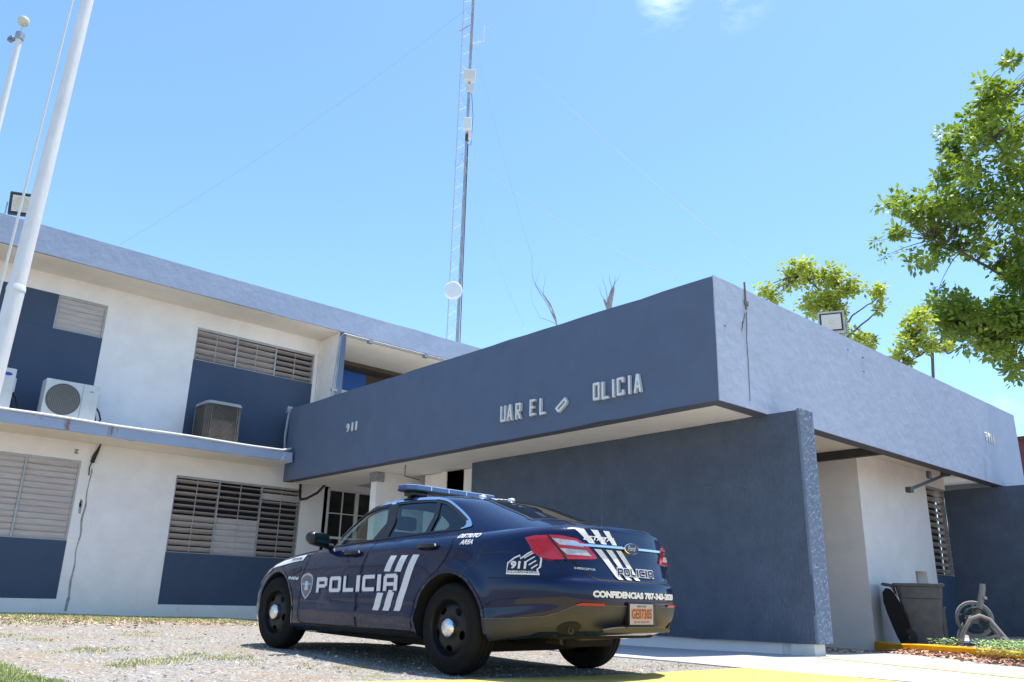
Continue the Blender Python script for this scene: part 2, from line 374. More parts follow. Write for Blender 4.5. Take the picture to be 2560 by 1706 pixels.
tag(mesh_obj('gravel', bm, SM), kind='stuff')
GR = [M_('grass_blade', (0.28, 0.31, 0.10), 0.8, spec=0.2), M_('dry_grass_blade', (0.56, 0.50, 0.27), 0.8, spec=0.2), M_('young_grass_blade', (0.42, 0.48, 0.17), 0.8, spec=0.2)]
def tuft(bm, x, y, z, h, rnd, n=8, spread=.05, w=.004, mix=(5, 3, 3)):
    for _ in range(n):
        a = rnd.uniform(0, 6.28); q = Vector((x+rnd.gauss(0, spread), y+rnd.gauss(0, spread), z-0.004)); hh = h*rnd.uniform(.4, 1.2)
        s = Vector((math.cos(a), math.sin(a), 0)); l = Vector((rnd.uniform(-.6, .6), rnd.uniform(-.6, .6), 1)).normalized()*hh
        f = bm.faces.new([bm.verts.new(p) for p in (q-s*w, q+s*w, q+l*.6+s*w*.7, q+l+Vector((0, 0, -hh*.12)), q+l*.6-s*w*.7)]); f.material_index = rnd.choices((0, 1, 2), mix)[0]
bm = bmesh.new()
for _ in range(5200):                                   # strip along the foot of the wall
    x = rnd.uniform(-1, 9.3); y = 18.85-abs(rnd.gauss(0, 1.7))*(1 if rnd.random() < .7 else .3); tuft(bm, x, y, gz(x, y), .045, rnd, 6, .10, .009, (2, 6, 4))
def gp(u, v):
    w = (at(u, v, 1)-CAM).normalized(); z = 0.0
    for _ in range(6): p = CAM+w*((z-CAM.z)/w.z); z = gz(p.x, p.y)
    return p.x, p.y
# low mats of creeping grass between the stones
for u, v, su, sv, k in ((225,1627,36,4,240),(312,1621,15,3,70),(300,1664,22,4,150),(365,1656,40,5,260),(435,1652,22,5,150),(480,1637,20,4,90),(545,1645,25,5,110),(590,1642,20,5,70),(350,1585,45,4,180),(630,1650,14,6,60),(100,1600,40,3,80),(20,1590,30,3,80),(480,1597,22,3,60),(770,1668,14,5,50),(860,1672,16,5,60),(145,1632,10,3,30),(1640,1668,60,3,60),(620,1617,10,3,30)):
    for _ in range(int(k*.34)):
        px, py = gp(u+rnd.gauss(0, su*.75), v+rnd.gauss(0, sv*.9))
        if on_gravel(px, py): tuft(bm, px, py, gz(px, py), rnd.choice((.010, .018, .03)), rnd, 8, .06, .006, (1, 7, 3))
for _ in range(900):
    px, py = gp(rnd.uniform(-60, 150), 1712+rnd.uniform(-4, 22)); 
    u_ = (Vector((px, py, gz(px, py)))-CAM); uu = 1280+RES_F*u_.dot(_R)/u_.dot(_f); vv = 853-RES_F*u_.dot(_U)/u_.dot(_f)
    if vv > 1664+uu*.34+rnd.uniform(0, 14): tuft(bm, px, py, gz(px, py), .05, rnd, 9, .04, .005, (3, 3, 6))
for _ in range(700):
    px, py = gp(rnd.uniform(-30, 120), rnd.uniform(1655, 1712)); 
    u_ = (Vector((px, py, gz(px, py)))-CAM); uu = 1280+RES_F*u_.dot(_R)/u_.dot(_f); vv = 853-RES_F*u_.dot(_U)/u_.dot(_f)
    if vv > 1664+uu*.40+rnd.uniform(0, 10): tuft(bm, px, py, gz(px, py), .05, rnd, 9, .04, .005, (3, 3, 6))
patches = []
for x, y, s, k in patches:
    for _ in range(k):
        px = x+rnd.gauss(0, s*1.3); py = y+rnd.gauss(0, s*.7)
        if px < 7.5 and py > 5.3: tuft(bm, px, py, gz(px, py), .024 if y > 6.8 else .05, rnd, 9, .035, .0035)
for _ in range(60):
    d = 5+9*rnd.random(); a = R(rnd.uniform(40, 88)); px = d*math.cos(a); py = d*math.sin(a)
    if on_gravel(px, py): tuft(bm, px, py, gz(px, py), .022, rnd, 6, .03, .003, (2, 7, 2))
tag(mesh_obj('grass', bm, GR), kind='stuff')
LV = [M_('dry_leaf_%s' % n, c, 0.7) for n, c in (('tan', (0.55, 0.33, 0.22)), ('brown', (0.28, 0.14, 0.08)), ('pale', (0.66, 0.46, 0.34)))]
def dry_leaf(bm, x, y, z, rnd, s=.05):
    a = rnd.uniform(0, 6.28); d = Vector((math.cos(a), math.sin(a), rnd.uniform(-.25, .45))).normalized()*s*rnd.uniform(.6, 1.3); w = Vector((-math.sin(a), math.cos(a), rnd.uniform(-.6, .6)))*s*.42
    q = Vector((x, y, z+abs(d.z)*.5)); c = Vector((0, 0, s*.22))
    mi = rnd.choices((0, 1, 2), (5, 3, 3))[0]
    pts = [bm.verts.new(p) for p in (q-d, q-d*.3+w-c*.2, q+d*.5+w*.8, q+d, q+d*.5-w*.8, q-d*.3-w-c*.2)]; mid = bm.verts.new(q-c)
    for k in range(6): f = bm.faces.new((pts[k], pts[(k+1) % 6], mid)); f.material_index = mi
bm = bmesh.new()
for _ in range(3400):
    x = rnd.uniform(-1, 9.2); y = 17.7-abs(rnd.gauss(0, 1.6)); dry_leaf(bm, x, y, gz(x, y)+.003, rnd, .040)
for _ in range(170):
    d = 5+9*rnd.random(); a = R(rnd.uniform(40, 92)); px = d*math.cos(a); py = d*math.sin(a)
    if on_gravel(px, py): dry_leaf(bm, px, py, gz(px, py)+.005, rnd, .022)
KERB = [(15.15,7.15),(13.95,6.12),(13.45,5.2),(12.65,4.0),(11.9,2.6),(11.3,1.2)]
def kerb_pt(t):
    i = min(int(t), len(KERB)-2); f = t-i; a, b = KERB[i], KERB[i+1]; return (a[0]+(b[0]-a[0])*f, a[1]+(b[1]-a[1])*f, Vector((b[1]-a[1], a[0]-b[0])).normalized())
for _ in range(2300):
    t = rnd.uniform(.8, 4.6) if rnd.random() < .8 else rnd.uniform(1.9, 3.3); x, y, nn = kerb_pt(t); o = abs(rnd.gauss(0, .16+.10*max(0, t-1.6)))+.02
    x += nn.x*o*.7; y += nn.y*o*.7; dry_leaf(bm, x, y, gz(x, y)+.02+rnd.uniform(0, .07)*math.exp(-o*4), rnd, .05)
for _ in range(420):
    x = rnd.uniform(11.0, 14.5); y = 7.0+rnd.uniform(-.55, .9); dry_leaf(bm, x, y, gz(x, y)+.02, rnd, .05)
for _ in range(1800):
    t = rnd.uniform(.4, 4.6); x, y, nn = kerb_pt(t); o = rnd.uniform(.16, 2.2); x -= nn.x*o; y -= nn.y*o; dry_leaf(bm, x, y, gz(x, y)+.125, rnd, .055)
tag(mesh_obj('fallen_leaves', bm, LV), kind='stuff')
# planting bed behind the yellow kerb
bm = bmesh.new()
poly = [(KERB[0][0]+.02, KERB[0][1]-.06)]+[(x+.10, y+.06) for x, y in KERB[1:]]+[(19.3,1.2),(19.3,7.1)]
SOIL = M_('dark_soil', (0.13, 0.09, 0.06), 0.95, var=0.4, vscale=9, bump=0.8, bscale=30, bdist=0.03)
tag(poly_sheet('planting_bed_ground', poly, SOIL, 0.11, 0.4), kind='structure')
bm = bmesh.new(); prev = None
K2 = []
for i in range(len(KERB)-1):
    for k in range(6): K2.append(kerb_pt(i+k/6))
K2.append(kerb_pt(len(KERB)-1-1e-6))
rings = []
for x, y, nn in K2:
    z = gz(x, y); w = .15; j = lambda s=.004: rnd.uniform(-s, s)
    pr_ = [(0, -.1), (0, .15), (-.015, .165), (-w+.015, .165), (-w, .15), (-w, -.1)]
    rings.append([bm.verts.new((x+nn.x*(a+j()), y+nn.y*(a+j()), z+h+j(.003))) for a, h in pr_])
for a, b in zip(rings, rings[1:]):
    for k in range(5): bm.faces.new((a[k], a[k+1], b[k+1], b[k]))
bm.faces.new(rings[0]); bm.faces.new(rings[-1][::-1])
bmesh.ops.recalc_face_normals(bm, faces=bm.faces)
YK = paint_wall('chipped_yellow_kerb', (0.88, 0.46, 0.012), 0.45, 0.5, 25, 0.01, streak=(2.2, 2.2, 2.2), dirtcol=(0.2, 0.09, 0.03))
o = mesh_obj('yellow_kerb', bm, YK); tag(o, 'yellow painted concrete kerb edging the planting bed beside the canopy', 'kerb')

# ---------------------------------------------------------------- the police station building
B = empty('police_station', (9.0, 12.0, 0)); tag(B, 'two storey police station in white and slate blue with a long blue canopy', 'building')
OFF = -Vector(B.location)
def bpart(mb, name, mat, parent=None, label=None, smooth=False, ang=35):
    for v in mb.bm.verts: v.co += OFF
    o = mb.build(name, mat, parent or B, smooth, ang)
    if label: o['label'] = label
    return o
YW = 18.89
# walls of the wing with real openings
def wall_with_holes(mb, x0, x1, z0, z1, holes, y0, y1):
    xs = sorted({x0, x1, *[h[0] for h in holes], *[h[1] for h in holes]}); xs = [x for x in xs if x0 <= x <= x1]
    for a, b in zip(xs, xs[1:]):
        col = sorted([(h[2], h[3]) for h in holes if h[0] <= a+1e-6 and h[1] >= b-1e-6])
        z = z0
        for c, d in col:
            if c > z: mb.box(a, b, y0, y1, z, c)
            z = d
        if z < z1: mb.box(a, b, y0, y1, z, z1)
GW = [(1.57, 4.74, .41, 3.19), (6.75, 9.90, .34, 3.13)]
UW = [(1.57, 4.70, 3.83, 6.66), (6.73, 9.87, 3.83, 6.66)]
m = MB(); wall_with_holes(m, -9.5, 10.45, -.4, 3.62, GW, YW, YW+.2); bpart(m, 'ground_floor_wall', WHITE)
m = MB(); wall_with_holes(m, -9.5, 9.97, 3.62, 7.1, UW, YW, YW+.2); bpart(m, 'upper_wall', WHITE)
m = MB(); m.rough_box(-9.5, 24.0, 17.8, 30.0, 7.08, 7.67, 0.9, .008); 
bpart(m, 'roof_slab', [LBLUE])
m = MB(); m.box(-9.49, 23.9, 17.86, 29.9, 7.068, 7.079); bpart(m, 'roof_soffit', SOFF)
m = MB(); m.rough_box(-9.5, 8.98, 17.8, 18.885, 3.59, 3.81, 0.45, .007); bpart(m, 'ledge_slab', LBLUE)
m = MB(); m.box(-9.49, 8.96, 17.84, 18.88, 3.578, 3.589); bpart(m, 'ledge_soffit', SOFF)
m = MB(); m.rough_box(9.975, 10.15, 17.87, 18.885, 3.6, 7.066, .6, .004)
pi = bpart(m, 'pier_wall', [WHITE])
m = MB(); m.box(9.972, 10.153, 17.845, 17.868, 3.6, 7.066); bpart(m, 'pier_edge', DBLUE)
# recess behind the pier
m = MB(); m.box(10.155, 12.5, 20.6, 20.8, 3.6, 7.066); bpart(m, 'balcony_rear_wall', ROYAL)
m = MB(); m.box(12.5, 24.0, 20.6, 20.8, 3.6, 7.066); m.box(10.155, 24, 20.0, 20.58, 7.0-.05, 7.066); bpart(m, 'balcony_rear_wall', paint_wall('dark_brown_shutter', (.09, .068, .05), .2))
m = MB(); m.box(10.155, 24.0, 18.9, 20.58, 3.5, 3.7); bpart(m, 'balcony_floor', SOFF)
m = MB(); m.box(11.4, 12.3, 20.56, 20.6, 3.7, 6.35); o = bpart(m, 'balcony_door', WPVC)
m = MB(); m.box(23.8, 24, 17.9, 20.6, 3.6, 7.06); m.box(-9.5, -9.3, 18.9, 30, -.3, 7.06); m.box(-9.3, 24, 29.6, 29.8, -.3, 7.06); m.box(23.8, 24, 20.8, 29.6, -.3, 7.06); bpart(m, 'end_wall', WHITE)
# windows: sashes of louvres above a flat blue panel
def jalousie(x0, x1, z0, z1, n, y, tilt, nsash, name='window', parent=None, bar=True, sashes=None, seed=1):
    rn = random.Random(seed)
    f = MB(); t = .035
    f.box(x0, x1, y-.03, y+.05, z1-.05, z1-.002); f.box(x0, x1, y-.02, y+.05, z0, z0+.02)
    xs = sashes or [x0+(x1-x0)*k/nsash for k in range(nsash+1)]
    for k, x in enumerate(xs):
        c = x+(t/2 if k == 0 else -t/2 if k == len(xs)-1 else 0)
        f.box(c-t/2, c+t/2, y-.025, y+.048, z0+.02, z1-.05)
    w = bpart(f, 'window', ALU, parent); 
    s = MB(); h = (z1-z0-.07)/n
    for si, (a, b) in enumerate(zip(xs, xs[1:])):
        for k in range(n):
            zc = z1-.05-h*(k+.5); tl = tilt[si] if isinstance(tilt, (list, tuple)) else tilt
            if callable(tl): tl = tl(k)
            an = R(tl+rn.uniform(-5, 5)*(1 if rn.random() > .12 else 2)); hw = h*.56
            M = Matrix.Translation(((a+b)/2, y+.02, zc)) @ Matrix.Rotation(an, 4, 'X')
            s.box(-(b-a)/2+t*.55, (b-a)/2-t*.55, -.004, .004, -hw, hw, M=M)
        xm = (a+b)/2
        if bar: s.box(xm-.008, xm+.008, y-.012, y-.004, z0+.03, z1-.06)
    o = bpart(s, 'louvre_slats', LOUV, w)
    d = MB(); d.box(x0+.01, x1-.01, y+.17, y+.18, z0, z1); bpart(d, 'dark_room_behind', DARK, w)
    return w
yw = YW+.06
w = jalousie(1.57, 4.74, 1.55, 3.19, 13, yw, 17, 3, bar=False, sashes=[1.57, 2.62, 3.72, 4.74]); w['label'] = 'wide ground floor window with all louvres closed'
w = jalousie(6.75, 9.90, 1.44, 3.13, 12, yw, [lambda k: 72 if k < 6 else 50, lambda k: 78 if k < 6 else 16, lambda k: 8 if k == 1 else 76 if k < 7 else 62], 3, sashes=[6.75, 7.79, 8.85, 9.90], seed=4); w['label'] = 'ground floor window behind the patrol car with open louvres'
w = jalousie(3.70, 4.70, 5.90, 6.66, 6, yw, 17, 1, bar=False); w['label'] = 'small closed upper window at the corner of a blue panel'
w = jalousie(1.57, 2.62, 5.90, 6.66, 6, yw, 17, 1, bar=False, seed=3)
w = jalousie(6.73, 9.87, 5.87, 6.66, 5, yw, [58, 60, 74], 3, sashes=[6.73, 7.77, 8.80, 9.87], seed=5); w['label'] = 'long upper window with half open louvres'
for x0, x1, z0, z1 in ((1.57, 4.74, .41, 1.548), (6.75, 9.90, .34, 1.438), (1.57, 4.70, 3.83, 5.898), (2.622, 3.698, 5.9, 6.66), (6.73, 9.87, 3.83, 5.868)):
    m = MB(); m.box(x0, x1, YW+.015, YW+.12, z0, z1); bpart(m, 'blue_panel', PANEL)
# canopy: deep fascia on two sides, soffit, roof
XF, YF = 9.054, 6.03
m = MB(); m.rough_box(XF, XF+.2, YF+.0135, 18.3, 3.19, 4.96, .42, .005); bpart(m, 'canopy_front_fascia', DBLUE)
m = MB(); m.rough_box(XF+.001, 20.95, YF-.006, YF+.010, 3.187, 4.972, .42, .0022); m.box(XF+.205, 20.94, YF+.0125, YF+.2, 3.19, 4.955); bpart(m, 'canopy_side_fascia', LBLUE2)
m = MB(); m.box(XF+.02, 20.9, YF+.012, 18.29, 3.178, 3.184)
m2 = MB()
m2.box(XF+.22, 10.6, YF+.22, 18.28, 3.19, 3.24); m2.box(10.6, 20.9, YF+.22, 18.28, 3.46, 3.5); m2.box(10.58, 10.62, YF+.22, 18.28, 3.24, 3.46)
m.bm.free(); bpart(m2, 'canopy_soffit', SOFF)
m = MB(); m.box(XF+.2, 20.75, YF+.2, 18.27, 4.55, 4.62); m.box(20.75, 20.948, YF+.2, 18.28, 3.19, 4.96); m.box(XF+.2, 20.75, 18.1, 18.28, 3.3, 4.9); bpart(m, 'canopy_roof', CONC)
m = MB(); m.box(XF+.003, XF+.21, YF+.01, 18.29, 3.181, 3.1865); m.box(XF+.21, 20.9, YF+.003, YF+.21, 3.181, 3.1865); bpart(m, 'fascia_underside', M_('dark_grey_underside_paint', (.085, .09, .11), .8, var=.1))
# free standing rough rendered walls below the canopy
def stucco_wall(x0, x1, y0, y1, z0, z1, nm):
    m = MB(); m.rough_box(x0, x1, y0, y1, z0, z1, .35, .006); w = bpart(m, nm, TEXB)
    e = MB(); st = .028; nx = int((x1-x0)/st); nz = int((z1-z0)/st); rn = random.Random(5)
    g = [[e.bm.verts.new((x0-.004+(x1-x0+.012)*i/nx, y0-.006-(0 if i in (0, nx) else rn.uniform(0, .013)), z0+.01+(z1-z0+.02-.01)*k/nz)) for k in range(nz+1)] for i in range(nx+1)]
    for i in range(nx):
        for k in range(nz): e.bm.faces.new((g[i][k], g[i+1][k], g[i+1][k+1], g[i][k+1]))
    for row in (g[0], g[-1]):
        bk = [e.bm.verts.new((v.co.x, y0+.03, v.co.z)) for v in row]
        for k in range(nz): e.bm.faces.new((row[k], row[k+1], bk[k+1], bk[k]))
    bpart(e, 'rough_wall_edge', TEXE, w)
    return w
stucco_wall(10.23, 10.6, 5.56, 12.6, .15, 3.185, 'stucco_wall')
stucco_wall(19.33, 19.7, 1.5, 7.2, .15, 3.16, 'stucco_wall')
m = MB(); m.rough_box(10.29, 10.5, 6.1, 12.6, -.3, .15, .5, .003); m.box(10.31, 10.55, 5.96, 6.1, -.3, .15); bpart(m, 'wall_plinth', WHITE)
m = MB(); m.rough_box(10.24, 10.52, 5.62, 5.95, -.3, .16, .15, .01); bpart(m, 'wall_footing', paint_wall('stained_white_plaster', (.66, .62, .56), .7, streak=(6, 6, 6), dirtcol=(.45, .30, .12)))
m = MB(); m.box(19.4, 19.62, 1.6, 7.1, -.3, .15); bpart(m, 'wall_plinth', WHITE)
# room block under the canopy
CX, CY = 15.2, 7.15
HX = [(17.25, 17.8, .9, 1.36)]
m = MB(); m.box(CX, CX+.2, CY+.2, 14, -.4, 3.458); wall_with_holes(m, CX, 18.28, -.4, 3.458, HX, CY, CY+.2); m.box(18.28, 19.33, CY, CY+.2, 3.17, 3.458); bpart(m, 'office_wall', WHITE)
m = MB(); m.box(18.28, 19.33, CY+.03, CY+.2, -.4, 1.33); bpart(m, 'blue_panel', PANEL)
w = jalousie(18.28, 19.33, 1.33, 3.17, 13, CY+.07, 78, 1, seed=9); w['label'] = 'narrow open louvre window beside the right stucco wall'
m = MB(); m.box(17.22, 17.83, CY+.19, CY+.22, .88, 1.38); bpart(m, 'hatch_recess', M_('hatch_grey', (.34, .34, .32), .8))
m = MB(); m.box(14.85, 14.95, YF+.22, 14, 3.30, 3.455); bpart(m, 'steel_beam', M_('dark_brown_steel', (.05, .045, .04), .6))
m = MB(); m.box(10.6, 15.2, 13.9, 14.1, -.3, 3.458); m.box(10.62, 10.72, 12.5, 13.9, 2.62, 3.18); bpart(m, 'rear_canopy_wall', WHITE)
m = MB(); m.box(10.74, 10.8, 12.62, 13.25, 0, 2.7); d = bpart(m, 'dark_doorway', DARK)
m = MB(); m.box(10.68, 10.8, 13.25, 13.33, -.05, 2.78); m.box(10.68, 10.8, 12.62, 13.25, 2.7, 2.78); bpart(m, 'door_frame', ALU)
# entrance wall between wing and canopy
m = MB(); m.box(10.62, 10.72, 13.34, 13.9, -.3, 3.18); m.box(10.62, 10.85, 14.1, 14.7, -.3, 3.18); bpart(m, 'entrance_return_wall', WHITE)
m = MB(); m.box(9.80, 14.0, 15.15, 15.35, -.3, 3.19); bpart(m, 'entrance_wall', WHITE)
m = MB(); m.box(9.66, 9.80, 15.14, 15.36, -.3, 2.98); bpart(m, 'white_column', WHITE)
m = MB(); m.box(9.63, 9.83, 15.11, 15.39, 2.98, 3.18); bpart(m, 'column_head', GALV)
# divided-pane window at the end of the wing
def grid_window(x0, x1, z0, z1, y):
    f = MB(); t = .05
    f.box(x0-.14, x0, y-.05, y+.1, z0, z1+.03)
    f.box(x0, x1, y-.02, y+.08, z1-t, z1); f.box(x0, x1, y-.02, y+.08, z0, z0+t); f.box(x0, x0+t, y-.02, y+.08, z0+t, z1-t); f.box(x1-t, x1, y-.02, y+.08, z0+t, z1-t)
    xm = (x0+x1)/2; f.box(xm-.04, xm+.04, y-.018, y+.078, z0+t, z1-t)
    for a, b in ((x0+t, xm-.04), (xm+.04, x1-t)):
        c = (a+b)/2; f.box(c-.012, c+.012, y, y+.03, z0+t, z1-t)
    for k in range(1, 4):
        z = z0+(z1-z0)*k/4; hh = .03 if k == 2 else .012
        f.box(x0+t, xm-.04, y-.002, y+.032, z-hh, z+hh); f.box(xm+.04, x1-t, y-.002, y+.032, z-hh, z+hh)
    w = bpart(f, 'window', WPVC, None, 'white framed window with small square panes')
    p = MB(); p.box(x0+t, x1-t, y+.04, y+.046, z0+t, z1-t); bpart(p, 'glass', PANE, w)
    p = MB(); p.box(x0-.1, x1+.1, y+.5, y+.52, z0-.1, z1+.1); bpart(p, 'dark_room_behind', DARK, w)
m = MB(); wall_with_holes(m, 10.45, 13.4, -.3, 3.62, [(10.62, 12.4, .8, 3.25)], YW-.0, YW+.2); bpart(m, 'ground_floor_wall', WHITE)
grid_window(10.66, 12.4, .8, 3.25, YW+.05)
# cables, pipes and conduits fixed to the building
m = MB(); m.tube([(10.02, 18.0, 3.62), (10.05, 18.05, 3.2), (10.0, 18.3, 3.02), (9.85, 18.55, 2.88), (9.78, 18.7, 2.86), (9.80, 18.8, 2.95), (9.80, 18.84, 3.25)], .032, 8); bpart(m, 'drain_pipe', BLACK, None, None, True)
m = MB(); m.tube([(5.03, 18.80, 3.60), (5.00, 18.83, 3.45), (4.95, 18.83, 3.3), (4.93, 18.84, 3.17)], [.012, .03, .045, .04], 8); m.tube([(4.93, 18.85, 3.2), (4.9, 18.86, 3.05), (4.92, 18.86, 2.9)], .012, 6); bpart(m, 'cable_bundle', BLACK, None, None, True)
CRK = M_('mould_stain', (.33, .32, .29), .9, var=.5, vscale=8)
m = MB(); pts = []; rn = random.Random(2)
for k in range(34):
    z = 3.05-k*.087; pts.append((4.955+.012*math.sin(k*.9)+rn.uniform(-.006, .006), YW-.003, z))
for a, b in zip(pts, pts[1:]):
    wd = .010+.012*abs(math.sin(a[2]*2.3))**2+(.012 if a[2] < .45 else 0); m.quad((a[0]-wd, a[1], a[2]), (b[0]-wd, b[1], b[2]), (b[0]+wd, b[1], b[2]), (a[0]+wd, a[1], a[2]))
m.quad((4.84, YW-.004, 2.35), (4.85, YW-.004, 2.12), (4.9, YW-.004, 2.1), (4.9, YW-.004, 2.38)); bpart(m, 'wall_crack', CRK)
m = MB(); m.tube([(x, 17.79, 3.835+.008*math.sin(x*2.2)) for x in [-9+.5*k for k in range(35)]]+[(8.7, 17.8, 3.84), (8.85, 17.84, 3.88), (8.99, 17.95, 3.93)], .026, 8); bpart(m, 'white_drain_pipe', WPVC, None, None, True)
m = MB(); m.tube([(9.02, 18.33, 3.9), (9.0, 18.34, 4.3), (9.03, 18.33, 4.85), (9.06, 18.3, 5.0)], .03, 8); m.box(8.97, 9.1, 18.3, 18.4, 4.86, 5.02); m.tube([(9.04, 18.38, 3.9), (9.05, 18.38, 4.8)], .015, 6); bpart(m, 'conduit', GALV, None, None, True)
m = MB(); m.tube([(9.88, 17.86, 5.2), (9.93, 17.83, 6.4), (9.96, 17.82, 6.92), (10.05, 17.80, 7.04), (13.9, 17.80, 7.05)], .02, 7); m.tube([(9.95, 17.86, 5.2), (9.99, 17.82, 6.9), (10.1, 17.84, 7.0), (13.9, 17.84, 7.01)], .014, 7)
m.box(10.8, 10.92, 17.77, 17.9, 6.97, 7.062); m.box(12.6, 12.72, 17.77, 17.9, 6.97, 7.062); m.box(9.84, 10.0, 17.8, 17.86, 5.5, 5.56)
bpart(m, 'conduit', GALV, None, None, True)
m = MB(); m.tube([(9.83, YF-.012, 5.08), (9.83, YF-.012, 4.66)], .015, 8); m.box(9.79, 9.89, YF-.026, YF-.006, 4.72, 4.80, .006); m.tube([(9.83, YF-.02, 4.62), (9.80, YF-.010, 4.2), (9.80, YF-.010, 3.9), (9.78, YF-.010, 3.3)], .005, 6); m.tube([(9.80, YF-.012, 4.6), (9.68, YF-.010, 4.3), (9.72, YF-.010, 4.45)], .005, 5); bpart(m, 'conduit', M_('weathered_conduit', (.16, .13, .12), .7, var=.3), None, 'short weathered conduit with loose wires near the fascia corner', True)
m = MB()
m.bm.free()
for x, dp, zb in ((12.9, .010, 4.74), (13.43, .018, 4.72), (13.42, .010, 4.47), (9.27, .008, 4.27)):
    m = MB(); m.box(x-.025, x+.025, YF-.004-dp, YF-.004, zb, zb+.012); bpart(m, 'metal_stub', M_('grey_metal_stub', (.16, .16, .18), .7))
m = MB(); m.tube([(15.5, 6.35, 2.72), (17.3, 6.35, 3.2)], .03, 8); m.box(15.42, 15.56, 6.3, 6.4, 2.66, 2.76, .01); m.box(17.22, 17.36, 6.28, 6.42, 3.17, 3.46); m.box(16.35, 16.47, 6.3, 6.36, 3.02, 3.16, .01); bpart(m, 'steel_bracket', M_('grey_green_steel', (.10, .11, .10), .5, .3), None, None, True)
m = MB(); m.tube([(9.49, 13.85, 3.18), (9.49, 13.85, 2.96), (9.9, 13.9, 2.93)], .011, 6); bpart(m, 'conduit', RUST, None, None, True)

# rust and grime where water drips over the ledge
RS = M_('rust_stain', (.30, .17, .10), .9, var=.5, vscale=25); MS = M_('grey_grime_stain', (.30, .30, .28), .9, var=.3, vscale=20)
rn = random.Random(8)
for x, w_, h_, y, z, mm_ in ((4.09, .10, .19, 17.785, 3.80, RS), (4.05, .05, .12, 17.784, 3.80, MS), (4.92, .05, .17, 17.785, 3.80, RS), (5.02, .03, .10, 17.784, 3.80, MS), (3.6, .06, .05, 17.785, 3.79, MS), (4.86, .03, .20, 17.786, 3.80, MS), (4.60, .13, .10, YW-.004, 3.42, MS), (4.86, .05, .16, YW-.004, 2.4, RS)):
    m = MB(); n_ = 9; L_ = [(x-w_/2*rn.uniform(.2, 1), z-h_*k/n_) for k in range(n_+1)]; R_ = [(x+w_/2*rn.uniform(.2, 1), z-h_*k/n_) for k in range(n_+1)]
    for k in range(n_): m.quad((L_[k][0], y, L_[k][1]), (L_[k+1][0], y, L_[k+1][1]), (R_[k+1][0], y, R_[k+1][1]), (R_[k][0], y, R_[k][1]))
    bmesh.ops.remove_doubles(m.bm, verts=m.bm.verts, dist=1e-4); bpart(m, 'stain', mm_)
# lettering: narrow channel letters along the front fascia, numerals on both fascias
def stroke_letter(ch):
    t = .16
    S = {'U': [((0, 1), (0, .08)), ((1, 1), (1, .08)), ((0, .04), (1, .04))], 'A': [((0, 0), (.45, 1)), ((1, 0), (.55, 1)), ((.2, .3), (.8, .3))],
         'R': [((0, 0), (0, 1)), ((0, .96), (.95, .96)), ((.95, .96), (.95, .55)), ((.95, .52), (0, .52)), ((.35, .5), (1, 0))],
         'E': [((0, 0), (0, 1)), ((0, .96), (1, .96)), ((0, .5), (.8, .5)), ((0, .04), (1, .04))], 'L': [((0, 0), (0, 1)), ((0, .04), (1, .04))],
         'O': [((0, .08), (0, .92)), ((1, .08), (1, .92)), ((0, .96), (1, .96)), ((0, .04), (1, .04))], 'D': [((0, 0), (0, 1)), ((0, .96), (.85, .96)), ((1, .9), (1, .1)), ((0, .04), (.85, .04))],
         'I': [((.5, 0), (.5, 1))], 'C': [((0, .05), (0, .95)), ((0, .96), (1, .96)), ((0, .04), (1, .04)), ((1, .96), (1, .75)), ((1, .04), (1, .22))]}
    return S[ch]
def channel_letter(ch, y, z, w=.100, h=.255, rot=0, x=XF):
    c = Vector((x, y, z)); A = Matrix.Translation(c) @ Matrix.Rotation(R(rot), 4, 'X')
    m = MB()
    for i, (a, b) in enumerate(stroke_letter(ch)):
        a = Vector((0, -(a[0]-.5)*w, (a[1]-.5)*h)); b = Vector((0, -(b[0]-.5)*w, (b[1]-.5)*h)); d = (b-a); l = d.length; d.normalize(); s = Vector((1, 0, 0)).cross(d)
        tk = .018; e = .0008*i
        P = [a-s*tk-d*tk*.6, b-s*tk+d*tk*.6, b+s*tk+d*tk*.6, a+s*tk-d*tk*.6]
        lo = [m.bm.verts.new(A @ (p+Vector((-.012, 0, 0)))) for p in P]; hi = [m.bm.verts.new(A @ (p+Vector((-.062-e, 0, 0)))) for p in P]
        m.bm.faces.new(lo); m.bm.faces.new(hi[::-1])
        for k in range(4): m.bm.faces.new((lo[k], lo[(k+1) % 4], hi[(k+1) % 4], hi[k]))
    bpart(m, 'sign_letter', MET)
for ch, y, z in (('U', 10.31, 3.63), ('A', 10.14, 3.63), ('R', 9.93, 3.625), ('E', 9.58, 3.63), ('L', 9.345, 3.615), ('O', 8.17, 3.66), ('L', 7.99, 3.65), ('I', 7.83, 3.65), ('C', 7.69, 3.655), ('I', 7.52, 3.65), ('A', 7.365, 3.645)):
    channel_letter(ch, y, z)
channel_letter('D', 8.91, 3.56, w=.075, h=.24, rot=55)
def numerals(txt, c, ux, uy, w, h, dep=.03, gap=0):
    bm = fit_text(txt, -w/2, w/2, -h/2, h/2, .012)
    M = frame(c, ux, uy)
    r = bmesh.ops.extrude_face_region(bm, geom=bm.faces[:])
    for v in [g for g in r['geom'] if isinstance(g, bmesh.types.BMVert)]: v.co.z += dep
    for v in bm.verts: v.co = M @ v.co
    m = MB(); m.bm.free(); m.bm = bm; bpart(m, 'house_number', WPVC)
for ch, y in (('9', 15.46), ('1', 15.28), ('1', 15.12)): numerals(ch, (XF-.008, y, 4.10), (0, -1, 0), (0, 0, 1), .12 if ch == '9' else .06, .19)
for ch, x in (('9', 18.88), ('1', 19.05), ('1', 19.18), ('1', 19.31)): numerals(ch, (x, YF-.012, 4.16), (1, 0, 0), (0, 0, 1), .15 if ch == '9' else .08, .21, .010)

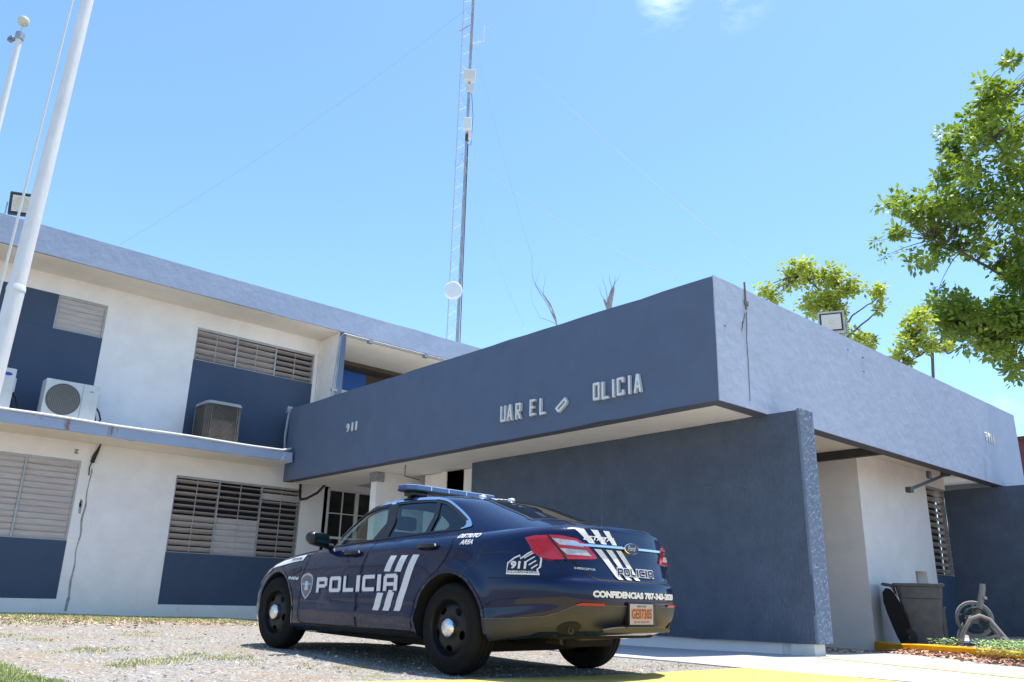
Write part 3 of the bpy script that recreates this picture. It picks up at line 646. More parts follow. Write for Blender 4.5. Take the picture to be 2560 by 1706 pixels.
# ---------------------------------------------------------------- flagpoles
def flagpole(x, y, ztop, rb, rt, zcol, label, grp, halyard):
    P = empty('flagpole', (x, y, gz(x, y))); tag(P, label, 'flagpole', None)
    b = gz(x, y)
    m = MB(); m.tube([(0, 0, -.3), (0, 0, zcol-b)], rb, 20); m.lathe([(rb, zcol-b-.02), (rb*1.05, zcol-b-.015), (rb*1.05, zcol-b+.005), (rb*.95, zcol-b+.04)], n=20); m.tube([(0, 0, zcol-b), (0, 0, ztop-b)], rb*.93, 20, r2=rt)
    m.build('pole', POLE, P, True)
    m = MB(); m.lathe([(0, ztop-b+.13), (.03, ztop-b+.135), (.065, ztop-b+.16), (.08, ztop-b+.21), (.065, ztop-b+.255), (.03, ztop-b+.28), (0, ztop-b+.285)], n=20); m.tube([(0, 0, ztop-b), (0, 0, ztop-b+.12)], .012, 8); m.build('ball_finial', M_('ivory_ball', (.6, .58, .45), .4), P, True)
    m = MB(); m.lathe([(rt, ztop-b-.12), (rt*1.4, ztop-b-.1), (rt*1.4, ztop-b+.0), (0, ztop-b+.01)], n=16); m.box(-.2, -rt, -.02, .02, ztop-b-.09, ztop-b-.05, M=Matrix.Rotation(R(-60), 4, 'Z')); 
    m.lathe([(0, -.02), (.05, -.02), (.05, .02), (0, .02)], M=Matrix.Rotation(R(-60), 4, 'Z') @ Matrix.Translation((-.16, 0, ztop-b-.06)) @ Matrix.Rotation(R(90), 4, 'X'), n=14); m.build('pulley_truck', GALV, P, True)
    m = MB(); n = 24; h0, h1, o0, o1 = halyard; pts = []
    for k in range(n+1):
        t = k/n; pts.append((-(o0+(o1-o0)*t)*.66, (o0+(o1-o0)*t)*.75, h0-b+(h1-h0)*t))
    m.tube(pts, .011, 6); m.build('halyard', WPVC, P, True)
    return P
fp1 = flagpole(1.155, 7.967, 9.3, .073, .04, 3.07, 'large white flagpole at the left in front of the air conditioners, top out of view', None, (1.2, 9.2, .15, .17))
flagpole(1.196, 12.03, 8.09, .055, .042, 3.6, 'thinner white flagpole at far left topped with a pale ball', None, (1.2, 7.85, .12, .30))
fp1.rotation_euler = (.668*.021, .744*.021, 0)      # the pole leans a little

# ---------------------------------------------------------------- antenna mast
T = empty('antenna_mast', (15.75, 20.7, 7.67)); tag(T, 'tall slender lattice radio mast with antennas standing on the station roof', 'antenna mast')
hx = Vector((.75, -.66, 0)).normalized(); hy = Vector((.66, .75, 0))
HM = 18.0; wd = .37
STL = M_('weathered_mast_steel', (.36, .35, .36), .6, .3, var=.2)
LATT = M_('pale_lattice_steel', (.48, .49, .52), .6)
base = [hx*-wd/2, hx*wd/2, hy*wd*.85+hx*wd*.3]
for k, c in enumerate(base):
    m = MB(); m.tube([c, c+Vector((0, 0, HM*.5)), c+Vector((0, 0, HM))], .018 if k != 1 else .042, 8); m.build('mast_leg', STL if k != 0 else LATT, T, True)
m = MB(); z = 0; k = 0
while z < HM-.4:
    for i in range(3):
        a, b = base[i], base[(i+1) % 3]
        if k % 2: a, b = b, a
        m.tube([a+Vector((0, 0, z)), b+Vector((0, 0, z+.4))], .0065, 4)
    z += .4; k += 1
m.build('lattice_bracing', LATT, T, True)
def tz(v, u=1180): # height of photograph row v on the mast
    w = at(u, v, 1)-CAM; return CAM.z+w.z*26.0/math.hypot(w.x, w.y)-7.67
def mast_box(name, v0, v1, wpx, mat, off=.12, side=0, dep=.2):
    z0, z1 = tz(v1), tz(v0); w = wpx*.0148
    m = MB(); fr = Matrix(((hx.x, hy.x, 0, 0), (hx.y, hy.y, 0, 0), (0, 0, 1, 0), (0, 0, 0, 1)))
    m.box(wd/2-w/2+side, wd/2+w/2+side, -off-dep, -off, z0, z1, .03, M=fr); m.box(wd/2-.04, wd/2+.04, -off, 0, z0+.1, z0+.2, M=fr); m.build(name, mat, T)
mast_box('antenna_panel', 186, 212, 29, M_('cream_plastic', (.66, .65, .55), .4), .1)
mast_box('antenna_panel', 216, 235, 20, ACW, .05, .03, .1)
mast_box('antenna_panel', 306, 335, 20, WPVC, .1)
mast_box('antenna_panel', 335, 355, 8, WPVC, .05, .1, .1)
mast_box('mast_clamp', 338, 356, 10, RUST, .02, 0, .06)
m = MB(); z = tz(740); c = hx*(-.02)-hy*.3+Vector((0, 0, z)); D = frame(c, hx, (0, 0, 1))
m.lathe([(0, -.07), (.15, -.055), (.27, 0), (.30, .05), (.31, .06), (.30, .16), (.27, .2), (0, .21)], M=D, n=36); m.build('dish_antenna', WPVC, T, True)
m = MB(); z = tz(112); p = hx*(wd/2); m.tube([p+Vector((0, 0, z)), p+hx*.42+Vector((0, 0, z+.17))], .02, 6); m.tube([p+hx*.44+Vector((0, 0, z+.14)), p+hx*.44+Vector((0, 0, z+.9))], .028, 8); m.tube([p+Vector((0, 0, z-.02)), p+hx*.2+Vector((0, 0, z-.05)), p+hx*.4+Vector((0, 0, z+.14))], .008, 5); m.build('whip_antenna', WPVC, T, True)
m = MB(); z = tz(80); m.tube([hx*-.3+Vector((0, 0, z)), hx*(wd/2)+Vector((0, 0, z+.35))], .018, 6); m.build('side_arm', STL, T, True)
m = MB(); m.tube([hx*.27+Vector((0, 0, tz(235))), hx*.36+Vector((0, 0, tz(290))), hx*.33+Vector((0, 0, tz(365))), hx*.22+Vector((0, 0, tz(362)))], .01, 5); m.tube([hx*.23-hy*.05+Vector((0, 0, tz(365))), hx*.27-hy*.05+Vector((0, 0, 0))], .014, 5); m.build('coax_cable', BLACK, T, True)
GUY = M_('guy_wire_steel', (.30, .34, .42), .6)
m = MB()
def guy(v, u2, v2, d2, r=.0065):
    a = Vector((0, 0, tz(v))); b = at(u2, v2, d2)-T.location; pts = []
    for k in range(13):
        t = k/12; p = a.lerp(b, t); p.z -= 4*t*(1-t)*.35; pts.append(p)
    m.tube(pts, r, 4)
guy(20, 300, 612, 27); guy(20, 1930, 700, 19); guy(30, 1335, 660, 22); guy(395, 1135, 400, 30); guy(385, 1700, 700, 22); guy(385, 1310, 815, 22)
m.build('guy_wires', GUY, T, True)

# ---------------------------------------------------------------- air conditioners on the ledge
zs = 3.825
def ac_split(x0, x1, y0, dep, h, label, fan=True, feet=True):
    w = x1-x0; P = empty('air_conditioner', ((x0+x1)/2, y0+dep/2, 3.81)); tag(P, label, 'air conditioner', 'air conditioning units standing on the ledge')
    m = MB(); m.box(-w/2, w/2, -dep/2, dep/2, .05, h, .02); m.build('casing', ACW, P)
    for fx in (-w/2+.08, w/2-.16): m = MB(); m.box(fx, fx+.08, -dep/2+.02, dep/2-.02, .0, .05); m.build('foot', BLACK, P)
    if fan:
        cx = -w/2+.35; cz = h*.52; r = .30; Fm = frame((cx, -dep/2-.004, cz), (1, 0, 0), (0, 0, 1))
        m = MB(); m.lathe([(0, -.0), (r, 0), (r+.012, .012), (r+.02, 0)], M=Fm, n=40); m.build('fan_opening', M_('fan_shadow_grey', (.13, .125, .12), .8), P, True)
        g = MB()
        for k in range(1, 8):
            rr = r*k/8; g.lathe([(rr-.0025, .006), (rr+.0025, .006), (rr+.0025, .011), (rr-.0025, .011)], M=Fm, n=36, close=True)
        for k in range(-9, 10):
            xx = k*r/9.6; hh = math.sqrt(max(0, r*r-xx*xx)); a = Fm @ Vector((xx, -hh, .013)); b = Fm @ Vector((xx, hh, .013)); g.tube([a, b], .003, 4)
        g.build('fan_guard', M_('dull_guard_wire', (.27, .26, .24), .6, .2), P, True)
        m = MB(); m.box(cx+.33, cx+.345, -dep/2-.004, -dep/2+.01, .07, h-.02); m.build('front_seam', GALV, P)
        m = MB(); m.box(w/2-.19, w/2-.10, -dep/2-.003, -dep/2+.004, h-.155, h-.145); m.box(w/2-.165, w/2-.125, -dep/2-.003, -dep/2+.004, h-.145, h-.128); m.build('brand_mark', M_('teal_mark', (.05, .3, .4), .5), P)
    m = MB(); m.box(w/2-.01, w/2+.045, -.06, dep/2-.02, h*.5, h*.82, .01); m.build('service_cover', ACW, P)
    m = MB(); m.tube([(w/2+.02, 0, h*.5), (w/2+.1, 0, h*.38), (w/2+.16, .02, h*.2), (w/2+.1, .05, .03), (w/2-.02, .1, .0)], .018, 7); m.tube([(w/2+.02, .05, h*.35), (w/2+.07, .05, h*.1), (w/2+.12, .05, 0)], .03, 7); m.build('refrigerant_hose', BLACK, P, True)
    return P
P = ac_split(3.60, 4.60, 17.95, .36, .80, 'ivory air conditioner with round grey fan grille on the ledge')
P = ac_split(2.25, 3.06, 17.95, .36, .86, 'ivory air conditioner behind the flagpole with a small blue oval badge', fan=False)
m = MB(); Fm = frame((.26, -.185, .74), (1, 0, 0), (0, 0, 1)) @ Matrix.Diagonal((1, .42, 1, 1)); m.lathe([(0, .006), (.075, .006), (.08, 0)], M=Fm, n=28); m.build('badge', M_('badge_blue', (.02, .05, .42), .4), P, True)
# big condenser
P = empty('air_conditioner', (7.25, 18.28, 3.81)); tag(P, 'large square rusty brown air conditioning condenser under the upper louvre window', 'air conditioner', 'air conditioning units standing on the ledge')
def rrect(w, d, r, n=5):
    pts = []
    for cx, cy, a0 in ((w/2-r, d/2-r, 0), (-w/2+r, d/2-r, 90), (-w/2+r, -d/2+r, 180), (w/2-r, -d/2+r, 270)):
        for k in range(n+1): a = R(a0+90*k/n); pts.append((cx+r*math.cos(a), cy+r*math.sin(a)))
    return pts
COILM = M_('dirty_coil', (.060, .055, .050), .8, var=.35, vscale=4, bump=.6, bscale=25)
m = MB(); m.prism(rrect(.76, .76, .1), Matrix.Identity(4), .06, .86); m.build('coil', COILM, P, True, 40)
m = MB(); m.prism(rrect(.84, .84, .12), Matrix.Identity(4), .86, .90); m.prism(rrect(.80, .80, .11), Matrix.Identity(4), .90, .93); LID = M_('weathered_grey_lid', (.30, .31, .32), .5, .2, var=.2); m.build('top_cover', LID, P, True, 40); m = MB(); m.prism(rrect(.84, .84, .12), Matrix.Identity(4), .0, .06); m.build('base_pan', LID, P, True, 40)
m = MB()
for x, y in rrect(.81, .81, .11, 4): m.tube([(x, y, .06), (x, y, .86)], .006, 4)
for k in range(30):
    z = .08+k*.0262; pts = [(x, y, z) for x, y in rrect(.80, .80, .11, 3)]; m.tube(pts+[pts[0]], .0035, 4, cap=False)
m.build('louvred_guard', M_('brown_guard_bars', (.23, .195, .16), .6, .2, var=.3), P, True)
m = MB(); m.box(.42, .5, -.1, .2, .35, .75, .01); m.tube([(.46, .0, .35), (.47, 0, .1), (.5, .05, 0)], .02, 6); m.build('electrical_box', GALV, P)

# ---------------------------------------------------------------- flood lights
def floodlight(loc, aim, w, h, d, label, casing, round_=False):
    P = empty('flood_light', loc); tag(P, label, 'flood light')
    a = Vector(aim).normalized(); x = Vector((0, 0, 1)).cross(a).normalized(); y = a.cross(x); Fm = Matrix(((x.x, y.x, a.x, 0), (x.y, y.y, a.y, 0), (x.z, y.z, a.z, h*.75), (0, 0, 0, 1)))
    m = MB(); m.box(-w/2, w/2, -h/2, h/2, -d*.3, 0, .02, M=Fm)
    v = m.box(-w*.36, w*.36, -h*.36, h*.36, -d, -d*.3, .02, M=Fm); m.build('housing', casing, P)
    m = MB(); m.box(-w*.42, w*.42, -h*.40, h*.42, 0, .012, .004, M=Fm); m.build('bezel', BLACK, P)
    m = MB(); m.box(-w*.36, w*.36, -h*.34, h*.36, .013, .018, M=Fm); m.build('lens', M_('lamp_glass', (.55, .60, .62), .12, .6), P)
    m = MB(); m.lathe([(0, .02), (w*.2, .022), (w*.3, .03), (w*.31, .02)], M=Fm, n=28) if round_ else m.box(-w*.1, w*.1, -h*.08, h*.1, .019, .024, M=Fm); m.build('reflector', M_('reflector_yellow', (.55, .52, .42), .3, .3), P, True)
    m = MB(); m.tube([(x*(-w/2-.02))+Vector((0, 0, h*.75)), x*(-w/2-.02)+Vector((0, 0, .05)), Vector((0, 0, 0)), x*(w/2+.02)+Vector((0, 0, .05)), x*(w/2+.02)+Vector((0, 0, h*.75))], .015, 6); m.tube([(0, 0, -.05), (0, 0, .03)], .03, 8); m.build('bracket', GALV, P, True)
floodlight((13.05, YF+.30, 5.06), (-.86, -.42, -.18), .44, .38, .28, 'grey square LED flood light on the right canopy edge', M_('grey_cast_metal', (.42, .40, .38), .5, .2, var=.1))
floodlight((2.50, 17.95, 7.68), (-.40, -.88, -.25), .46, .48, .32, 'dark flood light with round reflector on the roof edge behind the flagpole', M_('dark_cast_metal', (.06, .055, .06), .5, .2), True)

# ---------------------------------------------------------------- wheeled bin
P = empty('wheeled_bin', (15.55, 6.42, gz(15.5, 6.4)+.11)); tag(P, 'grey wheeled trash bin with its lid hanging open, standing in the planting bed', 'trash bin')
P.rotation_euler.z = math.atan2(.92, -.39)   # local +x is the hinge side
BIN = M_('weathered_grey_plastic', (.07, .072, .078), .45, var=.25, vscale=3, col2=None)
BR = M_('dusty_grey_plastic', (.085, .085, .085), .5, var=.3, vscale=6)
m = MB()
def ring(w0, w1, d, z, r=.05): 
    pts = rrect((w1-w0), d, r, 4); return [((w0+w1)/2+x, y, z) for x, y in pts]
lv = [ring(-.27, .20, .46, .0), ring(-.275, .21, .47, .06), ring(-.33, .30, .58, .78), ring(-.35, .32, .62, .80), ring(-.36, .35, .64, .98), ring(-.40, .43, .68, 1.0), ring(-.40, .43, .68, 1.04), ring(-.37, .40, .64, 1.045), ring(-.30, .26, .5, .4)]
rs = [[m.bm.verts.new(p) for p in l] for l in lv]
for a, b in zip(rs, rs[1:]):
    for k in range(len(a)): f = m.bm.faces.new((a[k], a[(k+1) % len(a)], b[(k+1) % len(a)], b[k])); f.smooth = True
m.bm.faces.new(rs[0][::-1]); m.bm.faces.new(rs[-1]); m.build('body', BR, P, True, 25)
m = MB(); m.tube([(.40, -.28, 1.0), (.58, -.27, 1.03), (.60, 0, 1.03), (.58, .27, 1.03), (.40, .28, 1.0)], .022, 8); m.prism([(.38, .80), (.46, .98), (.60, 1.03), (.43, 1.0)], frame((0, .27, 0), (1, 0, 0), (0, 0, 1)), -.02, .02); m.prism([(.36, .80), (.46, .98), (.60, 1.03), (.40, 1.0)], frame((0, -.25, 0), (1, 0, 0), (0, 0, 1)), -.02, .02); m.build('handle', BIN, P, True)
m = MB(); m.box(-.38, -.33, -.2, .2, .62, .66, .01); m.box(-.36, -.30, -.2, -.17, .1, .64, .005); m.box(-.36, -.30, .17, .2, .1, .64, .005); m.tube([(-.36, -.2, .44), (-.36, .2, .44)], .012, 6); m.build('lift_bar', BIN, P)
m = MB()
prof = [(.54, .96), (.60, .88), (.60, .72), (.55, .5), (.49, .30), (.43, .12), (.38, .06)]
for sgn in (0,):
    a = [m.bm.verts.new((x, -.33, z)) for x, z in prof]; b = [m.bm.verts.new((x, .33, z)) for x, z in prof]
    a2 = [m.bm.verts.new((x-.30*math.sin(math.pi*min(1, (k+.6)/len(prof))), -.31, z-.02)) for k, (x, z) in enumerate(prof)]; b2 = [m.bm.verts.new((x-.30*math.sin(math.pi*min(1, (k+.6)/len(prof))), .31, z-.02)) for k, (x, z) in enumerate(prof)]
    for k in range(len(prof)-1):
        for q in ((a, b), (b, b2), (b2, a2), (a2, a)):
            f = m.bm.faces.new((q[0][k], q[0][k+1], q[1][k+1], q[1][k])); f.smooth = True
    m.bm.faces.new((a[0], b[0], b2[0], a2[0])); m.bm.faces.new((a[-1], a2[-1], b2[-1], b[-1]))
m.build('lid', M_('black_brown_plastic', (.010, .008, .007), .7, spec=.2), P, True, 50)
for s in (-1, 1):
    m = MB(); m.lathe([(.03, -.03), (.12, -.035), (.15, -.03), (.155, 0), (.15, .03), (.12, .035), (.03, .03)], M=Matrix.Translation((.27, s*.28, .14)) @ Matrix.Rotation(R(90), 4, 'X'), n=28, close=True); m.build('wheel', M_('brown_black_rubber', (.03, .022, .018), .8), P, True)

# ---------------------------------------------------------------- hose reel
q = at(2455, 1610, 17.2); gx, gy = q.x, q.y
P = empty('hose_reel_cart', (gx, gy, gz(gx, gy)+.115)); tag(P, 'grey beige plastic garden hose reel cart in front of the right stucco wall', 'hose reel'); P.rotation_euler.z = R(-62)
HR = M_('grey_beige_plastic', (.30, .275, .25), .5, var=.15, vscale=8)
m = MB()
# local x: left-right in view, y: depth away
for yy in (-.2, .2):
    m.tube([(-.36, yy, .0), (-.30, yy, .22), (-.16, yy, .46), (0.0, yy, .52), (.14, yy, .46), (.34, yy, .16), (.46, yy, .02)], .035, 8)
m.tube([(-.32, -.2, .08), (-.32, .2, .08)], .02, 6); m.tube([(.40, -.2, .08), (.40, .2, .08)], .02, 6); m.tube([(.05, -.22, .14), (.2, -.22, .20), (.34, -.22, .15)], .03, 7)
m.build('frame', HR, P, True)
m = MB(); m.tube([(.0, .05, .5), (.08, .05, .75), (.14, .05, .98), (.15, .05, 1.06)], [.055, .05, .05, .045], 10); m.tube([(.09, .05, .8), (.16, -.03, .82)], .03, 7); m.build('handle', HR, P, True)
for yy, r in ((.16, .30), (-.12, .0)):
    if not r: continue
    m = MB(); Fm = Matrix.Translation((-.04, yy, .46)) @ Matrix.Rotation(R(90), 4, 'X'); m.lathe([(r-.05, -.02), (r, -.025), (r+.01, 0), (r, .025), (r-.05, .02)], M=Fm, n=36, close=True); m.lathe([(0, -.02), (.08, -.02), (.08, .02), (0, .02)], M=Fm, n=20)
    for k in range(5):
        a = 2*math.pi*k/5+.3; m.tube([Fm @ Vector((.06*math.cos(a), .06*math.sin(a), 0)), Fm @ Vector(((r-.03)*math.cos(a), (r-.03)*math.sin(a), 0))], .022, 6)
    m.build('reel_wheel', HR, P, True)
m = MB()
for k in range(60):
    pass
pts = [(-.04+.2*math.cos(t*.7), -.1+.24*(t/60)+.0, .46+.2*math.sin(t*.7)) for t in range(60)]
m.tube(pts, .014, 6); m.tube([(.1, -.15, .4), (.2, -.18, .2), (.15, -.2, .05), (.45, -.22, .03), (.6, -.1, .02)], .014, 6); m.build('hose', M_('dark_green_hose', (.03, .06, .05), .5), P, True)

# low green weeds in the bed
bm = bmesh.new(); rnd = random.Random(12)
WG = [M_('weed_leaf', (.15, .27, .07), .7), M_('pale_weed_leaf', (.30, .44, .16), .7)]
def leaf(bm, p, d, n, l, w, mi):
    d = d.normalized(); s = d.cross(n).normalized()*w; e = d*l
    f = bm.faces.new([bm.verts.new(q) for q in (p, p+e*.45+s, p+e, p+e*.45-s)]); f.material_index = mi; return f
for _ in range(75):
    c = at(rnd.uniform(2455, 2600), 1640, rnd.uniform(12.8, 15.3)); x, y = c.x, c.y; z = gz(x, y)+.11
    if rnd.random() < .12: c = at(2365+rnd.gauss(0, 14), 1600, 15.5+rnd.gauss(0, .2)); x, y = c.x, c.y; z = gz(x, y)+.11
    for k in range(34):
        a = rnd.uniform(0, 6.28); h = rnd.uniform(.01, .16); r = rnd.uniform(0, .14)
        leaf(bm, Vector((x+r*math.cos(a), y+r*math.sin(a), z+h)), Vector((math.cos(a+rnd.uniform(-.8, .8)), math.sin(a), rnd.uniform(-.1, .5))), Vector((0, 0, 1)), rnd.uniform(.03, .07), .014, rnd.choice((0, 1, 1)))
tag(mesh_obj('weeds', bm, WG), kind='stuff')

# ---------------------------------------------------------------- dark red building beyond
P = empty('distant_building', (43, 12.3, 0)); tag(P, 'dark red building beyond the right end of the canopy', 'building')
a = at(2541, 1103, 44)
m = MB(); m.rough_box(0, 10, -14, a.y-12.3, -1, a.z, 4, .01); P.location = (a.x, 12.3, 0); m.build('wall', BRICKR, P)
m = MB(); m.box(-.08, 10.1, -14.1, a.y-12.3+.08, a.z, a.z+.18); m.build('parapet', M_('red_brown_parapet', (.10, .03, .03), .8), P)

# ---------------------------------------------------------------- trees
def leaves_mat(n, c, c2):
    m = M_(n, c, .45, var=0, col2=c2, vscale=1.3, detail=2, spec=.5)
    b = m.node_tree.nodes['Principled BSDF']
    nt = m.node_tree; N = nt.nodes; L = nt.links
    tr = N.new('ShaderNodeBsdfTranslucent'); mx = N.new('ShaderNodeMixShader'); mx.inputs[0].default_value = .33
    src = b.inputs['Base Color'].links[0].from_socket
    hs = N.new('ShaderNodeHueSaturation'); hs.inputs['Value'].default_value = 1.7; hs.inputs['Saturation'].default_value = 1.1; L.new(src, hs.inputs['Color']); L.new(hs.outputs[0], tr.inputs[0])
    out = [x for x in N if x.type == 'OUTPUT_MATERIAL'][0]
    L.new(b.outputs[0], mx.inputs[1]); L.new(tr.outputs[0], mx.inputs[2]); L.new(mx.outputs[0], out.inputs[0]); return m
BARK = M_('brown_grey_bark', (.13, .10, .085), .9, var=.3, vscale=9, bump=.7, bscale=30)
LM1 = leaves_mat('broad_leaf_green', (.10, .16, .022), (.26, .34, .055))
LM2 = leaves_mat('yellow_green_leaf', (.24, .30, .04), (.42, .47, .09))
def inpoly(p, poly):
    c = False; j = len(poly)-1
    for i in range(len(poly)):
        if (poly[i][1] > p[1]) != (poly[j][1] > p[1]) and p[0] < (poly[j][0]-poly[i][0])*(p[1]-poly[i][1])/(poly[j][1]-poly[i][1])+poly[i][0]: c = not c
        j = i
    return c
def clumps(poly, n, d, dd, rnd, margin=10):
    us = [p[0] for p in poly]; vs = [p[1] for p in poly]; out = []; tries = 0
    while len(out) < n and tries < n*80:
        tries += 1; u, v = rnd.uniform(min(us), max(us)), rnd.uniform(min(vs), max(vs))
        if inpoly((u, v), poly): out.append(at(u, v, d+rnd.uniform(-dd, dd)))
    return out
def rosette(bm, c, r, n, l, w, rnd):
    """leaves whorled round a twig end: many small blades spread through a flattened ball"""
    for _ in range(n):
        d = Vector((rnd.gauss(0, 1), rnd.gauss(0, 1), rnd.gauss(0, .8))).normalized(); p = c+d*r*rnd.uniform(.15, 1)
        dr = (d+Vector((rnd.uniform(-.5, .5), rnd.uniform(-.5, .5), rnd.uniform(-.6, .3)))).normalized(); nrm = Vector((rnd.uniform(-.6, .6), rnd.uniform(-.6, .6), 1)).normalized()
        if abs(dr.dot(nrm)) > .95: continue
        leaf(bm, p, dr, nrm, l*rnd.uniform(.7, 1.25), w*rnd.uniform(.8, 1.2), 0)
def limb(m, a, b, r0, r1, rnd, wob=.25, n=7):
    pts = []; a = Vector(a); b = Vector(b); L = (b-a).length; o = Vector((rnd.uniform(-1, 1), rnd.uniform(-1, 1), rnd.uniform(-.4, 1)))*L*.08
    for k in range(n+1):
        t = k/n; pts.append(a.lerp(b, t)+o*4*t*(1-t)+Vector((rnd.uniform(-1, 1), rnd.uniform(-1, 1), rnd.uniform(-1, 1)))*wob*L*.03*(0 < k < n))
    m.tube(pts, r0, 7, r2=r1); return pts
rnd = random.Random(21)
TD = 27.0
q = at(2760, 800, TD+1); base_t = Vector((q.x, q.y, gz(q.x, q.y)-.2))
P = empty('broadleaf_tree', base_t); tag(P, 'large broadleaf tree reaching in from the right edge with dense green leaves', 'tree')
lobes = [([(2352,330),(2362,420),(2420,450),(2450,400),(2560,400),(2700,420),(2700,60),(2560,115),(2515,165),(2545,230),(2455,200),(2440,240),(2400,300)], 92, 0),
         ([(2187,600),(2215,560),(2210,520),(2250,485),(2300,500),(2345,440),(2400,430),(2480,430),(2560,410),(2700,430),(2700,800),(2560,790),(2500,740),(2420,640),(2350,655),(2290,680),(2265,640),(2240,600)], 170, 0),
         ([(2318,760),(2350,745),(2400,735),(2440,770),(2560,760),(2700,740),(2700,880),(2560,880),(2530,945),(2500,900),(2450,880),(2400,860),(2360,830)], 175, .5)]
cm = MB(); leafbm = bmesh.new(); allc = []
for poly, n, sh in lobes:
    cs = clumps(poly, n, TD-sh, 2.0, rnd)
    for c in cs: rosette(leafbm, c, rnd.uniform(.18, .40), rnd.randint(40, 70), .19, .06, rnd)
    allc.append(cs)
for u, v in ((2347,722),(2190,603),(2215,640),(2460,215),(2352,330),(2520,160),(2540,950),(2365,420),(2430,455),(2375,340)):
    c = at(u, v, TD+rnd.uniform(-.5, .5)); rosette(leafbm, c, .22, 34, .15, .04, rnd); allc[1].append(c)
for v in leafbm.verts: v.co -= base_t
mesh_obj('crown', leafbm, LM1, P)
tm = MB(); fork = Vector((0, 0, at(2700, 900, TD).z-base_t.z))
pts = [Vector((0, 0, 0)), Vector((.1, .05, 1.5)), Vector((0, -.05, 3)), fork]; tm.tube(pts, .36, 12, r2=.24)
for (poly, n, sh), cs, (eu, ev) in zip(lobes, allc, ((2450, 300), (2330, 600), (2400, 820))):
    mid = at(2620, (ev+fork.z*0+950)/2 if ev < 700 else 860, TD)-base_t; end = at(eu, ev, TD)-base_t
    sp = limb(tm, fork, mid, .13, .08, rnd); sp2 = limb(tm, mid, end, .07, .02, rnd)
    nodes = [p for p in sp+sp2]
    for c in cs:
        c = c-base_t; nb = min(nodes, key=lambda p: (p-c).length)
        if rnd.random() < .6: limb(tm, nb, c, .016, .005, rnd, .4, 4)
tm.build('trunk', BARK, P, True)
# two thin trees beyond the canopy, yellow green
def thin_tree(polys, d, foot, label, stems, n_leaf=40, ls=.13):
    q = at(foot, 1150, d); b = Vector((q.x, q.y, -.2)); P = empty('thin_tree', b); tag(P, label, 'tree')
    bmx = bmesh.new(); cs = []
    for poly, n in polys:
        for c in clumps(poly, n, d, .6, rnd): rosette(bmx, c, rnd.uniform(.12, .24), n_leaf, ls, .05, rnd); cs.append(c-b)
    for v in bmx.verts: v.co -= b
    mesh_obj('crown', bmx, LM2, P)
    m = MB(); nodes = []; top = at(foot, 860, d)-b; m.tube([Vector((0, 0, 0)), Vector((.05, 0, top.z*.5)), top], .07, 8, r2=.035); nodes.append(top)
    for st in stems:
        prev = top; r = .035
        for u, v in st: e = at(u, v, d)-b; nodes += limb(m, prev, e, r, r*.6, rnd, .5, 5); prev = e; r *= .6
    for c in cs:
        nb = min(nodes, key=lambda p: (p-c).length); limb(m, nb, c, .014, .005, rnd, .5, 3)
    m.build('trunk', BARK, P, True)
thin_tree([([(1950,700),(1965,670),(1985,655),(2025,648),(2042,690),(2020,710),(1990,720),(1955,712)], 22), ([(2040,690),(2090,665),(2110,700),(2150,690),(2160,720),(2140,745),(2100,745),(2060,790),(2040,800),(1995,765),(2010,740)], 42), ([(2180,720),(2205,712),(2208,745),(2190,740)], 5), ([(2180,752),(2210,756),(2205,790),(2190,770)], 3), ([(1897,722),(1920,715),(1950,740),(1940,750),(1905,735)], 7), ([(2110,820),(2180,850),(2180,865),(2150,862),(2100,835)], 10), ([(2040,760),(2110,760),(2120,830),(2060,800)], 14)], 24, 2105,
          'thin yellow green tree rising behind the flood light on the canopy', [((2060, 740), (2000, 690)), ((2130, 790), (2195, 745)), ((2100, 740), (2085, 690)), ((2170, 800), (2200, 765))])
thin_tree([([(2245,820),(2262,790),(2290,780),(2315,770),(2320,850),(2350,860),(2330,880),(2285,875),(2255,850)], 32), ([(2232,880),(2250,875),(2250,900),(2235,895)], 5), ([(2250,895),(2275,902),(2270,912),(2255,908)], 4), ([(2350,855),(2375,862),(2370,872)], 3)], 23, 2330,
          'small sparse yellow green tree under the big tree limbs', [((2340, 880), (2355, 850)), ((2300, 890), (2280, 850)), ((2370, 885), (2400, 868))], 34)
# bare twigs behind the canopy roof
def bare(tips, foot, d, label, r=.017):
    q = at(foot[0], foot[1], d); b = Vector((q.x, q.y, 4.0)); P = empty('bare_tree', (q.x, q.y, 0)); tag(P, label, 'tree', None)
    m = MB(); f = q-Vector((q.x, q.y, 0)); m.tube([Vector((0, 0, -.2)), Vector((.05, .05, f.z*.5)), f], .09, 7, r2=r)
    for st in tips:
        prev = f; rr = r*st[0]
        for u, v in st[1:]: e = at(u, v, d)-Vector((q.x, q.y, 0)); limb(m, prev, e, rr, rr*.55, rnd, .6, 4); prev = e; rr *= .5
    m.build('trunk', M_('grey_twig_bark', (.30, .27, .26), .9, var=.3), P, True)
bare([(1, (1365, 745), (1340, 712), (1332, 690), (1325, 655)), (.6, (1358, 738), (1362, 705), (1365, 680)), (.5, (1350, 795), (1334, 765), (1330, 720), (1332, 690)), (.4, (1338, 712), (1345, 690), (1352, 665)), (.4, (1336, 710), (1330, 680), (1328, 640))], (1392, 812), 17, 'pale bare sapling left behind the canopy parapet')
bare([(1.3, (1529, 740), (1534, 715)), (1.1, (1515, 760), (1510, 748)), (.3, (1512, 750), (1502, 735), (1500, 715)), (.3, (1530, 720), (1524, 700), (1525, 685)), (.3, (1534, 715), (1545, 698), (1550, 685)), (.3, (1518, 745), (1510, 710), (1508, 690)), (.3, (1534, 715), (1538, 700), (1535, 690))], (1524, 775), 16.5, 'dark pruned bare tree stub with fine twigs behind the canopy parapet', .05)

